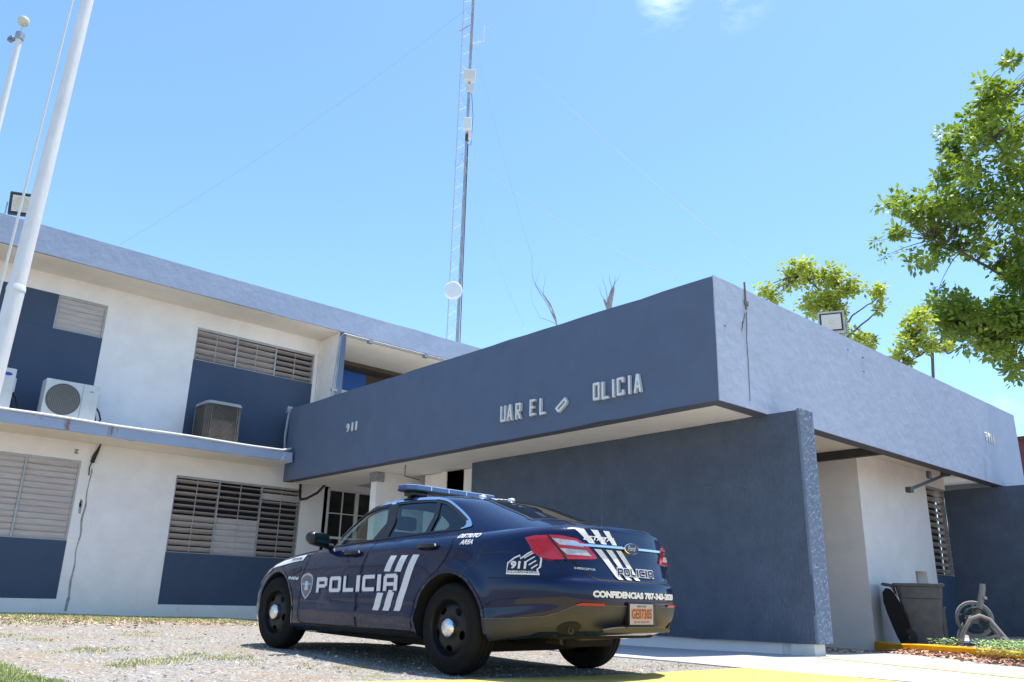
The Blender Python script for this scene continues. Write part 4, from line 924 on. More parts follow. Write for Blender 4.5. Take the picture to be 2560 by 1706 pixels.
# ---------------------------------------------------------------- the patrol car
# car space: x forward from the rear axle, y to the left, z up
car = empty('police_car', (0, 0, 0)); tag(car, 'dark blue police sedan with blue light bar and three white stripes on door and trunk', 'police car')
cyw, cpt = 1.6121379476397355, 0.019919643916700005
Xa = Vector((math.cos(cyw)*math.cos(cpt), math.sin(cyw)*math.cos(cpt), math.sin(cpt))); Ya = Vector((-math.sin(cyw), math.cos(cyw), 0)); Za = Xa.cross(Ya)
car.matrix_world = Matrix(((Xa.x, Ya.x, Za.x, 5.3220), (Xa.y, Ya.y, Za.y, 5.7061), (Xa.z, Ya.z, Za.z, -0.010), (0, 0, 0, 1)))
def carpaint(name, col, rough=.22, metal=.35):
    m = M_(name, col, rough, metal, var=.05, vscale=2, coat=1.0, spec=.12)
    b = m.node_tree.nodes['Principled BSDF']; b.inputs['Coat Roughness'].default_value = .03; b.inputs['Coat IOR'].default_value = 1.36
    nt = m.node_tree; N = nt.nodes; L = nt.links      # thin film of dust, thicker in patches
    tc = [n for n in N if n.type == 'TEX_COORD'][0]
    n1 = N.new('ShaderNodeTexNoise'); n1.inputs['Scale'].default_value = 5; n1.inputs['Detail'].default_value = 8; L.new(tc.outputs['Object'], n1.inputs['Vector'])
    mr = N.new('ShaderNodeMapRange'); mr.inputs[1].default_value = .35; mr.inputs[2].default_value = .75; mr.inputs[3].default_value = rough*.8; mr.inputs[4].default_value = rough*1.7; L.new(n1.outputs['Fac'], mr.inputs[0]); L.new(mr.outputs[0], b.inputs['Roughness'])
    mr2 = N.new('ShaderNodeMapRange'); mr2.inputs[1].default_value = .35; mr2.inputs[2].default_value = .8; mr2.inputs[3].default_value = .02; mr2.inputs[4].default_value = .06; L.new(n1.outputs['Fac'], mr2.inputs[0]); L.new(mr2.outputs[0], b.inputs['Coat Roughness'])
    return m
NAVY = carpaint('navy_car_paint', (.002, .008, .044))
TRIM = M_('dark_grey_bumper_plastic', (.024, .027, .034), .55, var=.2, vscale=5)
CBLK = M_('black_car_plastic', (.008, .008, .009), .35)
SEAMM = M_('door_gap_black', (.002, .002, .003), .8)
CHR = M_('chrome', (.75, .76, .78), .08, 1.0)
TYRE = M_('tyre_rubber', (.011, .0105, .0105), .9, spec=.2, var=.2, vscale=8, bump=.3, bscale=60)
RIM = M_('black_steel_rim', (.008, .008, .009), .45, .2, spec=.35)
WELL = M_('wheel_well_black', (.004, .004, .004), .9)
DEC = M_('white_reflective_vinyl', (.62, .62, .63), .45, var=.04)
REDL = M_('red_lamp_lens', (.36, .002, .006), .12, coat=1.0, var=.15, vscale=20)
REDD = M_('red_reflector', (.34, .006, .012), .2, var=.3, vscale=60)
CLRL = M_('clear_lamp_lens', (.45, .43, .45), .12, .3, var=.25, vscale=30)
BLUL = M_('blue_light_lens', (.004, .055, .28), .1, coat=1.0, var=.3, vscale=12)
SILV = M_('silver_lid', (.66, .68, .70), .3, .6)
CGL1 = glass_mat('front_door_glass', (.62, .80, .74), 1.5, .01)
CGL2 = glass_mat('rear_door_glass', (.30, .44, .44), 1.5, .01)
CGL3 = glass_mat('rear_window_glass', (.16, .24, .19), 1.5, .01, .02)
INTR = M_('dark_cabin', (.016, .016, .018), .8)

def cr(pts, x):
    """smooth monotone curve through (x, value) points"""
    if x <= pts[0][0]: return pts[0][1]
    if x >= pts[-1][0]: return pts[-1][1]
    for i in range(len(pts)-1):
        x0, y0 = pts[i]; x1, y1 = pts[i+1]
        if x <= x1:
            h = x1-x0; t = (x-x0)/h; d = (y1-y0)/h
            dl = (y0-pts[i-1][1])/(x0-pts[i-1][0]) if i > 0 else d
            dr = (pts[i+2][1]-y1)/(pts[i+2][0]-x1) if i < len(pts)-2 else d
            m0 = 0 if dl*d <= 0 else 2*dl*d/(dl+d); m1 = 0 if dr*d <= 0 else 2*dr*d/(dr+d)
            return y0*(2*t**3-3*t*t+1)+m0*h*(t**3-2*t*t+t)+y1*(3*t*t-2*t**3)+m1*h*(t**3-t*t)
ZS = [(-1.3,1.158),(-.9,1.154),(-.3,1.130),(.3,1.105),(.9,1.08),(1.5,1.05),(2.1,1.01),(2.5,.975),(3.0,.90),(3.4,.80),(3.7,.70),(3.95,.64)]   # shoulder height
ZB = [(-1.3,.375),(-.95,.355),(-.6,.31),(-.4,.285),(.4,.262),(1.2,.255),(2.3,.215),(2.8,.20),(3.4,.20),(3.9,.23)]           # sill height
#      tau   b      xr     xf
ROW = [(0.00,.850,-1.102,3.62),(.035,.887,-1.130,3.72),(.09,.918,-1.135,3.79),(.16,.934,-1.145,3.84),(.22,.945,-1.155,3.865),(.30,.957,-1.17,3.88),(.42,.966,-1.19,3.90),(.46,.968,-1.200,3.90),(.50,.968,-1.232,3.90),(.58,.967,-1.245,3.90),
       (.66,.962,-1.247,3.90),(.705,.956,-1.243,3.90),(.74,.958,-1.238,3.89),(.80,.962,-1.225,3.88),(.86,.958,-1.20,3.87),(.92,.945,-1.165,3.85),(.97,.915,-1.12,3.80),(1.0,.86,-1.05,3.70)]
def rowv(t, k): return cr([(r[0], r[k]) for r in ROW], t)
NEX = 5.6
def ringpt(th, b, xr, xf, n=NEX, bowr=.10, bowf=.24, tapf=.045, tapr=.035):
    c, s = math.cos(th), math.sin(th); xc = (xr+xf)/2; a = (xf-xr)/2
    X = xc+a*math.copysign(abs(c)**(2/n), c); Y = b*math.copysign(abs(s)**(2/n), s)
    q = (Y/b)**2
    if X > 2.3: Y *= 1-tapf*((X-2.3)/1.6)**2
    if X < -.1: Y *= 1-tapr*((-.1-X)/1.1)**2
    # plan bow of nose and tail
    m1, m0 = (1.6, .4) if xf > 3 else (xc+.05, xc-.05)
    wf = max(0, (X-m1)/(xf-m1)); wr = max(0, (m0-X)/(m0-xr))
    X -= bowf*q*wf**2; X += bowr*q*wr**2
    return X, Y
NT = 224
THS = [2*math.pi*(k+.5)/NT for k in range(NT)]
def topz(x, y):
    zs = cr(ZS, x); hw = max(.2, .86*(1-.07*max(0, (x-2.3)/1.6)**2)); q = min(1, abs(y)/hw)
    cw = cr([(-1.3,.055),(-1.1,.062),(-.6,.080),(1,.06),(2.4,.085),(3.2,.10),(3.7,.08)], x)
    crown = cw*(1-q**2.6)
    if x > 2.3: crown += .012*math.exp(-((abs(y)-.52)/.09)**2)
    return zs+crown
def build_shell():
    bm = bmesh.new(); rings = []
    S = [.0, .08, .16, .26, .36, .46, .55, .64, .72, .79, .85, .90, .94, .97]
    c0 = (1.2, 0)
    cen = bm.verts.new((c0[0], 0, topz(*c0)))
    base = [ringpt(t, *ROW[0][1:]) for t in THS]
    for s in S[1:]:
        rings.append([bm.verts.new((c0[0]+(x-c0[0])*s, y*s, topz(c0[0]+(x-c0[0])*s, y*s))) for x, y in base])
    taus = [0, .018, .035, .06, .09, .125, .16, .19, .22, .235, .25, .265, .28, .30, .32, .34, .36, .39, .42, .45, .475, .50, .53, .58, .62, .66, .69, .705, .72, .74, .77, .80, .83, .86, .89, .92, .945, .97, .985, 1.0]
    for t in taus:
        b, xr, xf = rowv(t, 1), rowv(t, 2), rowv(t, 3); rg = []
        for i, th in enumerate(THS):
            X, Y = ringpt(th, b, xr, xf)
            zs, zb = topz(*base[i]) , cr(ZB, X)
            zs = cr(ZS, X)+(.012 if False else 0)
            z = zs+(zb-zs)*t
            # tail: deck edge is higher toward the centre
            if X < -.5: z += (1-(Y/.9)**2)*.055*max(0, (1-t/.42))*min(1, (-.5-X)/.4)
            if X > 2.6: z += (topz(X-.02, Y)-cr(ZS, X))*max(0, 1-t/.3)*min(1, (X-2.6)/.5)
            # door sculpting: a soft shelf below the handles and a crease low on the doors
            if 0.2 < t < .95 and -.3 < X < 2.5 and abs(Y) > .5:
                w = min(1, (X+.3)/.5, (2.5-X)/.3); sg = math.copysign(1, Y)
                zl = .872+.042*(2.3-X); w2 = min(1, max(0, (X-.25)/.3), max(0, (2.5-X)/.2)); Y += sg*w2*.0055*math.tanh((zl-z)/.012)
                Y += sg*w*(-.010*math.exp(-((t-.50)/.14)**2)+.010*math.exp(-((z-.42-.03*X*0)/.028)**2)-.012*math.exp(-((z-.35)/.035)**2))
            # flared wheel arches
            if abs(Y) > .6:
                for ax in (0, 2.868):
                    d = math.hypot(X-ax, z-.37)
                    if d > .3: Y += math.copysign(.014*math.exp(-((d-.45)/.06)**2), Y)
            rg.append(bm.verts.new((X, Y, z)))
        rings.append(rg)
    b0 = rings[-1]; n = len(b0)
    botc = bm.verts.new((1.2, 0, .22)); inner = [bm.verts.new((1.2+(v.co.x-1.2)*.8, v.co.y*.7, v.co.z-.02)) for v in b0]; rings.append(inner)
    for k in range(n): bm.faces.new((cen, rings[0][(k+1) % n], rings[0][k]))
    for a, b in zip(rings, rings[1:]):
        for k in range(n): bm.faces.new((a[k], a[(k+1) % n], b[(k+1) % n], b[k]))
    for k in range(n): bm.faces.new((inner[k], inner[(k+1) % n], botc))
    bmesh.ops.recalc_face_normals(bm, faces=bm.faces)
    return bm
GROW = [(0, .84, -.82, 2.62), (.12, .815, -.70, 2.54), (.3, .775, -.50, 2.42), (.5, .728, -.27, 2.26), (.7, .680, -.03, 2.05), (.85, .640, .16, 1.83), (.94, .605, .30, 1.66), (1.0, .56, .40, 1.50)]
def gv(t, k): return cr([(r[0], r[k]) for r in GROW], t)
def gtop(x, y):
    return cr([(-.2,1.36),(.2,1.468),(.4,1.508),(.7,1.538),(1.0,1.548),(1.3,1.540),(1.55,1.51),(1.8,1.45),(2.1,1.36)], x)-.045*(abs(y)/.6)**2.4+.008
def build_cabin():
    bm = bmesh.new(); rings = []
    ts = [0, .05, .1, .16, .22, .3, .38, .46, .54, .62, .7, .77, .83, .88, .92, .95, .975, 1.0]
    for t in ts:
        b, xr, xf = gv(t, 1), gv(t, 2), gv(t, 3); rg = []
        for th in THS:
            X, Y = ringpt(th, b, xr, xf, 4.4+1.4*(1-t), .12*(1-t)+.03, .30*(1-t)+.12, 0, 0)
            if t == 0: z = topz(X, Y)-.03
            else: pass
            x0, y0 = ringpt(th, gv(0, 1), gv(0, 2), gv(0, 3), 5.6, .15, .42, 0, 0); z0 = topz(x0, y0)-.03
            x1, y1 = ringpt(th, gv(1, 1), gv(1, 2), gv(1, 3), 4.4, .03, .12, 0, 0); z1 = gtop(x1, y1)
            zt = z0+(z1-z0)*cr([(0,0),(.5,.53),(.85,.90),(1,1)], t)
            if Y != 0 and X < -.0: # C pillar widening: sides keep out, rear glass slopes
                pass
            rg.append(bm.verts.new((X, Y, zt)))
        rings.append(rg)
    last = rings[-1]; n = NT
    for s in (.9, .78, .64, .5, .36, .22, .1):
        cx = .95; rings.append([bm.verts.new((cx+(v.co.x-cx)*s, v.co.y*s, gtop(cx+(v.co.x-cx)*s, v.co.y*s))) for v in last])
    cen = bm.verts.new((.95, 0, gtop(.95, 0)))
    for a, b in zip(rings, rings[1:]):
        for k in range(n): bm.faces.new((a[k], a[(k+1) % n], b[(k+1) % n], b[k]))
    for k in range(n): bm.faces.new((cen, rings[-1][k], rings[-1][(k+1) % n]))
    cb = bm.verts.new((.95, 0, .98))
    for k in range(n): bm.faces.new((cb, rings[0][(k+1) % n], rings[0][k]))
    bmesh.ops.recalc_face_normals(bm, faces=bm.faces)
    return bm
def tmp_obj(bm, mats):
    me = bpy.data.meshes.new('tmp'); bm.to_mesh(me); bm.free()
    for m in mats: me.materials.append(m)
    o = bpy.data.objects.new('tmp', me); COL.objects.link(o); return o
def boolean(o, cutters, op='DIFFERENCE'):
    for c in cutters:
        md = o.modifiers.new('b', 'BOOLEAN'); md.object = c; md.operation = op; md.solver = 'EXACT'; md.material_mode = 'TRANSFER'
    dg = bpy.context.evaluated_depsgraph_get(); dg.update()
    me = bpy.data.meshes.new_from_object(o.evaluated_get(dg))
    o.modifiers.clear(); o.data = me
    for c in cutters: bpy.data.objects.remove(c)
    return o
def cutter(poly, axis, d0, d1, mat):
    m = MB()
    M = {'y': Matrix(((1,0,0,0),(0,0,1,0),(0,1,0,0),(0,0,0,1))), 'x': Matrix(((0,0,1,0),(1,0,0,0),(0,1,0,0),(0,0,0,1)))}[axis]
    m.prism(poly, M, d0, d1); bmesh.ops.recalc_face_normals(m.bm, faces=m.bm.faces)
    return tmp_obj(m.bm, [mat])
def arc(cx, cz, r, a0, a1, n=28): return [(cx+r*math.cos(R(a0+(a1-a0)*k/n)), cz+r*math.sin(R(a0+(a1-a0)*k/n))) for k in range(n+1)]
shell = tmp_obj(build_shell(), [NAVY])
SH = BVHTree.FromPolygons([v.co.copy() for v in shell.data.vertices], [tuple(p.vertices) for p in shell.data.polygons])
cuts = []
ARC_R, ARC_F = .425, .410
for ax, rr, zc in ((0, ARC_R, .375), (2.868, ARC_F, .365)):
    for sg in (-1, 1):
        pl = [(ax+.0-rr*1.0, -.1)]+[(x, z) for x, z in arc(ax, zc, rr, 180, 0)]+[(ax+rr, -.1)]
        cuts.append(cutter(pl, 'y', sg*.62, sg*1.2, WELL))
boolean(shell, cuts)
cabin = tmp_obj(build_cabin(), [NAVY])
GB = BVHTree.FromPolygons([v.co.copy() for v in cabin.data.vertices], [tuple(p.vertices) for p in cabin.data.polygons])
# hollow it out
inner = build_cabin()
for v in inner.verts: v.co = Vector((.95+(v.co.x-.95)*.955, v.co.y*.945, 1.06+(v.co.z-1.06)*.935 if v.co.z > 1.06 else v.co.z+.03))
boolean(cabin, [tmp_obj(inner, [INTR])])
WS = [(.60,1.83),(.635,2.0),(.68,2.22),(.66,2.30),(.4,2.42),(0,2.47),(-.4,2.42),(-.66,2.30),(-.68,2.22),(-.635,2.0),(-.60,1.83),(-.3,1.72),(0,1.69),(.3,1.72)]
wsm = MB(); wsm.prism([(x, y) for y, x in WS], Matrix.Identity(4), 1.05, 1.7); bmesh.ops.recalc_face_normals(wsm.bm, faces=wsm.bm.faces)
boolean(cabin, [tmp_obj(wsm.bm, [INTR])])
# window outlines in side view (x, z)
WF = [(1.985,1.045),(1.335,1.100),(1.24,1.26),(1.315,1.425),(1.50,1.412),(1.707,1.370),(1.86,1.308),(1.99,1.235),(2.08,1.165),(2.12,1.115),(2.08,1.06)]
WR = [(1.118,1.115),(.53,1.155),(.51,1.29),(.565,1.435),(.85,1.449),(1.172,1.446),(1.10,1.30)]
WQ = [(.49,1.158),(.10,1.178),(.035,1.19),(.03,1.212),(.075,1.252),(.22,1.335),(.36,1.400),(.44,1.425),(.53,1.434),(.475,1.29)]
BWIN = [(-.56,.33),( -.56,-.33)]
cabin_cut = [cutter(WF, 'y', -1.1, 1.1, INTR), cutter(WR, 'y', -1.1, 1.1, INTR), cutter(WQ, 'y', -1.1, 1.1, INTR)]
boolean(cabin, cabin_cut)
# rear window seen from above (y, x) cut as a shallow box along z
m = MB()
BG = [(.50,-.50),(.47,-.40),(.44,-.05),(.405,.19),(.36,.245),(.2,.275),(0,.285),(-.2,.275),(-.36,.245),(-.405,.19),(-.44,-.05),(-.47,-.40),(-.50,-.50),(-.3,-.535),(0,-.545),(.3,-.535)]
m.prism([(x, y) for y, x in BG], Matrix.Identity(4), 1.20, 1.7); bmesh.ops.recalc_face_normals(m.bm, faces=m.bm.faces)
def finish(o, name, smooth_deg=32):
    me = o.data; b = bmesh.new(); b.from_mesh(me)
    bmesh.ops.remove_doubles(b, verts=b.verts, dist=1e-4)
    for f in b.faces: f.smooth = True
    b.normal_update()
    for e in b.edges:
        if len(e.link_faces) == 2 and e.calc_face_angle(0) > R(smooth_deg): e.smooth = False
    b.to_mesh(me); b.free(); o.name = name; me.name = name; o.parent = car; return o
boolean(cabin, [tmp_obj(m.bm, [INTR])])
body = finish(shell, 'body'); cab = finish(cabin, 'cabin_roof')
def surf(trees, org, d):
    best = None
    for T_ in trees:
        h = T_.ray_cast(org, d, 12)
        if h[0] is not None and (best is None or h[3] < best[3]): best = h
    return best
def mapper(kind):
    def side(u, v): return Vector((u, 3, v)), Vector((0, -1, 0))
    def sideR(u, v): return Vector((u, -3, v)), Vector((0, 1, 0))
    def rear(u, v): return Vector((-4, u, v)), Vector((1, 0, 0))
    def top(u, v): return Vector((v, u, 4)), Vector((0, 0, -1))
    def cyl(u, v):     # u: angle round the tail, v: height
        a = R(u); return Vector((.35-4*math.cos(a), 4*math.sin(a), v)), Vector((math.cos(a), -math.sin(a), 0))
    def front(u, v): return Vector((7, u, v)), Vector((-1, 0, 0))
    return {'front': front, 'side': side, 'sideR': sideR, 'rear': rear, 'top': top, 'cyl': cyl}[kind]
def flat_bm(polys, cell):
    bm = bmesh.new()
    for poly in polys:
        vs = [bm.verts.new((p[0], p[1], 0)) for p in poly]
        for tri in tessellate_polygon([[Vector((p[0], p[1], 0)) for p in poly]]):
            try: bm.faces.new([vs[i] for i in tri])
            except ValueError: pass
    return cutgrid(bm, cell)
def cutgrid(bm, cell):
    cells = cell if isinstance(cell, tuple) else (cell, cell)
    for ax in (0, 1):
        c = [v.co[ax] for v in bm.verts]; t = min(c)+cells[ax]
        while t < max(c):
            co = [0, 0, 0]; no = [0, 0, 0]; co[ax] = t; no[ax] = 1
            bmesh.ops.bisect_plane(bm, geom=bm.verts[:]+bm.edges[:]+bm.faces[:], plane_co=co, plane_no=no); t += cells[ax]
    return bm
def project(bm, kind, off, trees=None, thick=0):
    mp = mapper(kind); trees = trees or [SH, GB]; dead = []
    if thick:
        pass
    for v in bm.verts:
        o, d = mp(v.co.x, v.co.y); h = surf(trees, o, d)
        if h is None: dead.append(v); continue
        n = h[1] if h[1].dot(d) < 0 else -h[1]
        v.co = h[0]+n*off
    if dead: bmesh.ops.delete(bm, geom=dead, context='VERTS')
    bm.normal_update()
    ref = mp(0, 1)[1]
    fl = [f for f in bm.faces if f.normal.dot(ref if kind != 'cyl' else Vector((-(f.calc_center_median()-Vector((.35, 0, 0))).x, -f.calc_center_median().y, 0))) > 0]
    if fl: bmesh.ops.reverse_faces(bm, faces=fl)
    if thick:
        ed = [e for e in bm.edges if e.is_boundary]
        src = {e.verts[0] for e in ed} | {e.verts[1] for e in ed}
        r = bmesh.ops.extrude_edge_only(bm, edges=ed)
        nv = [g for g in r['geom'] if isinstance(g, bmesh.types.BMVert)]
        bm.normal_update()
        for v in nv:
            o = min((w for w in v.link_edges), key=lambda e: e.calc_length()); w = o.other_vert(v)
            nn = sum((f.normal for f in w.link_faces if len([1 for q in f.verts if q in nv]) == 0), Vector())
            if nn.length > 0: v.co -= nn.normalized()*thick
    return bm
def patch(name, polys, kind, off, mat, cell=.03, parent=None, trees=None, thick=0, label=None):
    bm = project(flat_bm(polys, cell), kind, off, trees, thick)
    o = mesh_obj(name, bm, mat, parent or car, True, 40)
    if label: o['label'] = label
    return o
def ribbon_poly(pts, w, closed=True):
    """quads of a band of width w centred on a polyline, in the projection plane"""
    P = [Vector((p[0], p[1])) for p in pts]; n = len(P); L = []; Rr = []
    for i in range(n):
        a = P[i-1] if (i > 0 or closed) else P[i]; b = P[(i+1) % n] if (i < n-1 or closed) else P[i]
        t = (b-a).normalized(); nn = Vector((-t.y, t.x)); ww = w(i) if callable(w) else w
        L.append(P[i]+nn*ww/2); Rr.append(P[i]-nn*ww/2)
    q = []
    for i in range(n if closed else n-1):
        j = (i+1) % n; q.append([L[i], L[j], Rr[j], Rr[i]])
    return q
def smooth_poly(pts, k=4, closed=True):
    n = len(pts); out = []
    for i in range(n if closed else n-1):
        g = lambda j: Vector(pts[j % n]) if closed else Vector(pts[max(0, min(n-1, j))])
        p0, p1, p2, p3 = g(i-1), g(i), g(i+1), g(i+2)
        for s in range(k):
            t = s/k; out.append(tuple(.5*((2*p1)+(p2-p0)*t+(2*p0-5*p1+4*p2-p3)*t*t+(3*p1-p0-3*p2+p3)*t**3)))
    if not closed: out.append(tuple(pts[-1]))
    return out
# glass panes, one for each opening, and their black and chrome surrounds
for kind, sgn in (('side', 1), ('sideR', -1)):
    for nm, W_, g in (('front_door_window', WF, CGL1), ('rear_door_window', WR, CGL2), ('quarter_window', WQ, CGL2)):
        patch(nm, [W_], kind, -.006, g, .05, trees=[GB])
    band = [(1.335+.0,1.098),(1.118,1.113)]
    patch('door_pillar_trim', [[(1.350,1.085),(1.105,1.10),(1.09,1.25),(1.178,1.452),(1.325,1.432),(1.23,1.26)]], kind, .004, CBLK, .04, trees=[GB])
    patch('door_pillar_trim', [[(.545,1.145),(.475,1.15),(.46,1.29),(.525,1.44),(.575,1.442),(.525,1.29)]], kind, .004, CBLK, .04, trees=[GB])
    top = [(2.205,1.05),(2.17,1.115),(2.08,1.21),(1.97,1.282),(1.84,1.348),(1.713,1.402),(1.5,1.447),(1.231,1.472),(.95,1.482),(.66,1.477),(.52,1.462),(.40,1.432),(.20,1.345),(.03,1.26),(-.04,1.207)]
    pts = smooth_poly(top, 4, False); n_ = len(pts)
    patch('chrome_window_trim', ribbon_poly(pts, lambda i: .018 if i < 7 else .026 if i < 38 else .017, False), kind, .007, CHR, .08, trees=[GB])
    patch('chrome_window_trim', [[(-.055,1.19),(-.052,1.212),(.02,1.247),(.045,1.243),(.02,1.215),(.03,1.188),(.06,1.176),(.06,1.168)]], kind, .008, CHR, .06, trees=[GB])
    inn = [(p[0], p[1]-.018) for p in top]
    patch('window_frame', ribbon_poly(smooth_poly([(2.16,1.06)]+[(x, z-.024) for x, z in top[1:-1]], 3, False), .022, False), kind, .003, CBLK, .08, trees=[GB])
    patch('belt_moulding', ribbon_poly([(2.13,1.040),(1.9,1.045),(1.34,1.091),(.9,1.122),(.5,1.148),(.1,1.168),(.02,1.180)], .016, False), kind, .006, CBLK, .08)
pr_ = patch('rear_window', [[(y, x) for y, x in BG]], 'top', -.004, CGL3, .05, trees=[GB])
patch('rear_window_border', ribbon_poly(smooth_poly([(y, x) for y, x in BG], 2), .028), 'top', .004, CBLK, .06, trees=[GB])
patch('windscreen', [WS], 'top', -.004, glass_mat('windscreen_glass', (.80, .93, .88)), .05, trees=[GB])
patch('windscreen_border', ribbon_poly(WS, .035), 'top', .003, CBLK, .06, trees=[GB])
# shut lines and doors
def seam(pts, kind='side', w=.011, off=.0015, closed=False, name='shut_line', k=3): return patch(name, ribbon_poly(smooth_poly(pts, k, closed), w, closed), kind, off, SEAMM, .05, trees=[SH])
FD = [(2.21,1.00),(2.29,.93),(2.325,.75),(2.33,.55),(2.335,.36),(2.30,.30),(2.2,.285),(1.8,.29),(1.36,.295),(1.32,.31),(1.314,.38),(1.32,.60),(1.27,.85),(1.21,1.085)]
RD = [(1.18,1.09),(1.25,.85),(1.30,.60),(1.294,.38),(1.30,.31),(1.26,.297),(.8,.300),(.55,.305),(.48,.33),(.455,.42),(.43,.55),(.36,.66),(.26,.75),(.14,.83),(.07,.92),(.035,1.0),(.03,1.10)]
for kind in ('side', 'sideR'):
    seam(FD, kind); seam(RD[1:], kind)
    seam([(-.82,1.11),(-.90,1.05),(-.97,.95),(-1.03,.87),(-1.045,.825),(-1.0,.795),(-.7,.775),(-.46,.768)], kind, .006)
    for nm, D in (('front_door', FD), ('rear_door', RD)):
        c = Vector((sum(p[0] for p in D)/len(D), sum(p[1] for p in D)/len(D)))
        ins = []
        for p in D:
            q = Vector(p); d = (c-q).normalized(); ins.append(tuple(q+d*.012))
        d_ = patch(nm, [ins], kind, .0035, NAVY, .04, trees=[SH], thick=.004)
        if nm == 'front_door': FDO = d_
        hx0 = 1.485 if nm == 'front_door' else .345; hz = .965 if nm == 'front_door' else 1.02
        sg = 1 if kind == 'side' else -1
        h = surf([SH], *mapper(kind)(hx0, hz))[0]
        mm = MB(); mm.tube([(hx0+.135, h.y+sg*.012, hz-.008), (hx0+.08, h.y+sg*.042, hz), (hx0, h.y+sg*.048, hz+.002), (hx0-.09, h.y+sg*.042, hz+.006), (hx0-.135, h.y+sg*.012, hz+.008)], [.012, .018, .018, .018, .014], 8); mm.build('door_handle', CBLK, d_, True)
        patch('handle_recess', [[(hx0+.09*math.cos(a*.5236), hz+.035*math.sin(a*.5236)) for a in range(12)]], kind, .0055, CBLK, .03, d_, trees=[SH])
        mm = MB(); mm.lathe([(0, .006), (.010, .005), (.014, 0)], M=frame((hx0-.125, h.y+sg*.03, hz+.012), (1, 0, 0), (0, 0, -sg)), n=14); mm.build('lock_cylinder', CHR, d_, True)
# rocker, arch lips
for kind, sg in (('side', 1), ('sideR', -1)):
    for ax, rr, zc in ((0, ARC_R, .375), (2.868, ARC_F, .365)):
        patch('wheel_arch_lip', ribbon_poly(arc(ax, zc, rr+.012, 196 if ax else 200, -16 if ax == 0 else -14, 40), .028, False), kind, .006, CBLK if False else NAVY, .06, trees=[SH])
    patch('sill_strip', [[(2.44,.215),(2.42,.275),(1.3,.296),(.46,.302),(.45,.262)]], kind, .004, M_('sill_black', (.012,.012,.013), .5), .06, trees=[SH])
# trim of the tail: dark plastic lower bumper wrapped round the car, upper bumper step lines
def cylpoly(pts): return pts
def ang_of(x, y): return math.degrees(math.atan2(y, .35-x))
lowb = []
sideA = ang_of(-.44, .93)
top_l = [(ang_of(-.44, .95), .455), (ang_of(-.75, .95), .47), (ang_of(-.95, .93), .485), (ang_of(-1.07, .86), .50), (ang_of(-1.13, .78), .53), (ang_of(-1.17, .68), .578), (ang_of(-1.2, .60), .59), (20, .592), (10, .592)]
bot_l = [(0, .41), (20, .405), (32, .39), (ang_of(-1.0, .93), .36), (ang_of(-.7, .95), .322), (ang_of(-.5, .95), .29)]
poly = [(a, z) for a, z in top_l]+[(0, .592)]+[(-a, z) for a, z in reversed(top_l)]+[(-a, z) for a, z in reversed(bot_l[1:])]+bot_l
bmp = patch('lower_bumper', [poly], 'cyl', .006, TRIM, (2.0, .02), trees=[SH], thick=.012)
bed = [(a, z+.004) for a, z in top_l]+[(0, .596)]+[(-a, z+.004) for a, z in reversed(top_l)]
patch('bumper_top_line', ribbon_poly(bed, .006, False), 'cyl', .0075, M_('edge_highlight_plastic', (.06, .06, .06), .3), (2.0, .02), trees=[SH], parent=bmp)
# trunk lid outline
TB = [(.645,.925),(.57,.87),(.50,.815),(.455,.79),(.40,.782),(0,.778),(-.40,.782),(-.455,.79),(-.50,.815),(-.57,.87),(-.645,.925)]
for kk in (1,):
    patch('shut_line', ribbon_poly(smooth_poly(TB, 3, False), .013, False), 'rear', .0015, SEAMM, .05, trees=[SH])
patch('shut_line', ribbon_poly([(.60,-1.10),(.62,-.9),(.60,-.62),(.55,-.58)], .010, False), 'top', .0015, SEAMM, .05, trees=[SH]); patch('shut_line', ribbon_poly([(-.60,-1.10),(-.62,-.9),(-.60,-.62),(-.55,-.58)], .010, False), 'top', .0015, SEAMM, .05, trees=[SH])
SPB = None
# tail lamps: wrap round the corner
def A(x, y): return ang_of(x, y)
for sg in (1, -1):
    outer = [(A(-.86,.90),1.080),(A(-.95,.87),1.098),(A(-1.03,.80),1.104),(31.0,1.108),(26.0,1.104),(21.8,1.086),(18.6,1.038),(16.0,.965),(15.5,.942),(17.5,.935),(26,.925),(32,.917),(A(-1.09,.82),.920),(A(-1.03,.88),.932),(A(-.97,.91),.972),(A(-.92,.905),1.03)]
    o = patch('tail_lamp', [[(a*sg, z) for a, z in outer]], 'cyl', .014, REDL, (1.2, .015), trees=[SH], thick=.03)
    for top_, poly in ((1, [(29.0,1.082),(22.0,1.068),(19.8,1.022),(27.0,1.034)]), (0, [(27.0,1.006),(19.2,1.000),(17.6,.957),(25.2,.960)])):
        patch('reversing_lens', [[(a*sg, z) for a, z in poly]], 'cyl', .0165, CLRL, (1.2, .015), o, trees=[SH])
    pp_ = [(A(-.90,.90),1.06),(A(-.98,.87),1.075),(A(-1.06,.79),1.08),(A(-1.08,.78),1.01),(A(-1.0,.87),.95),(A(-.95,.9),.99)]
    patch('inner_reflector', [[(a*sg, z) for a, z in pp_]], 'cyl', .0155, REDD, (1.2, .015), o, trees=[SH])
    patch('lamp_gap', ribbon_poly([(30.2*sg,1.108),(28.0*sg,1.03),(26.5*sg,.97),(25.6*sg,.912)], .28, False) if False else [[(30.5*sg,1.108),(29.8*sg,1.108),(27.8*sg,1.03),(26.1*sg,.97),(24.9*sg,.915),(25.6*sg,.915),(26.8*sg,.97),(28.5*sg,1.03)]], 'cyl', .0172, SEAMM, (1.2, .015), o, trees=[SH])
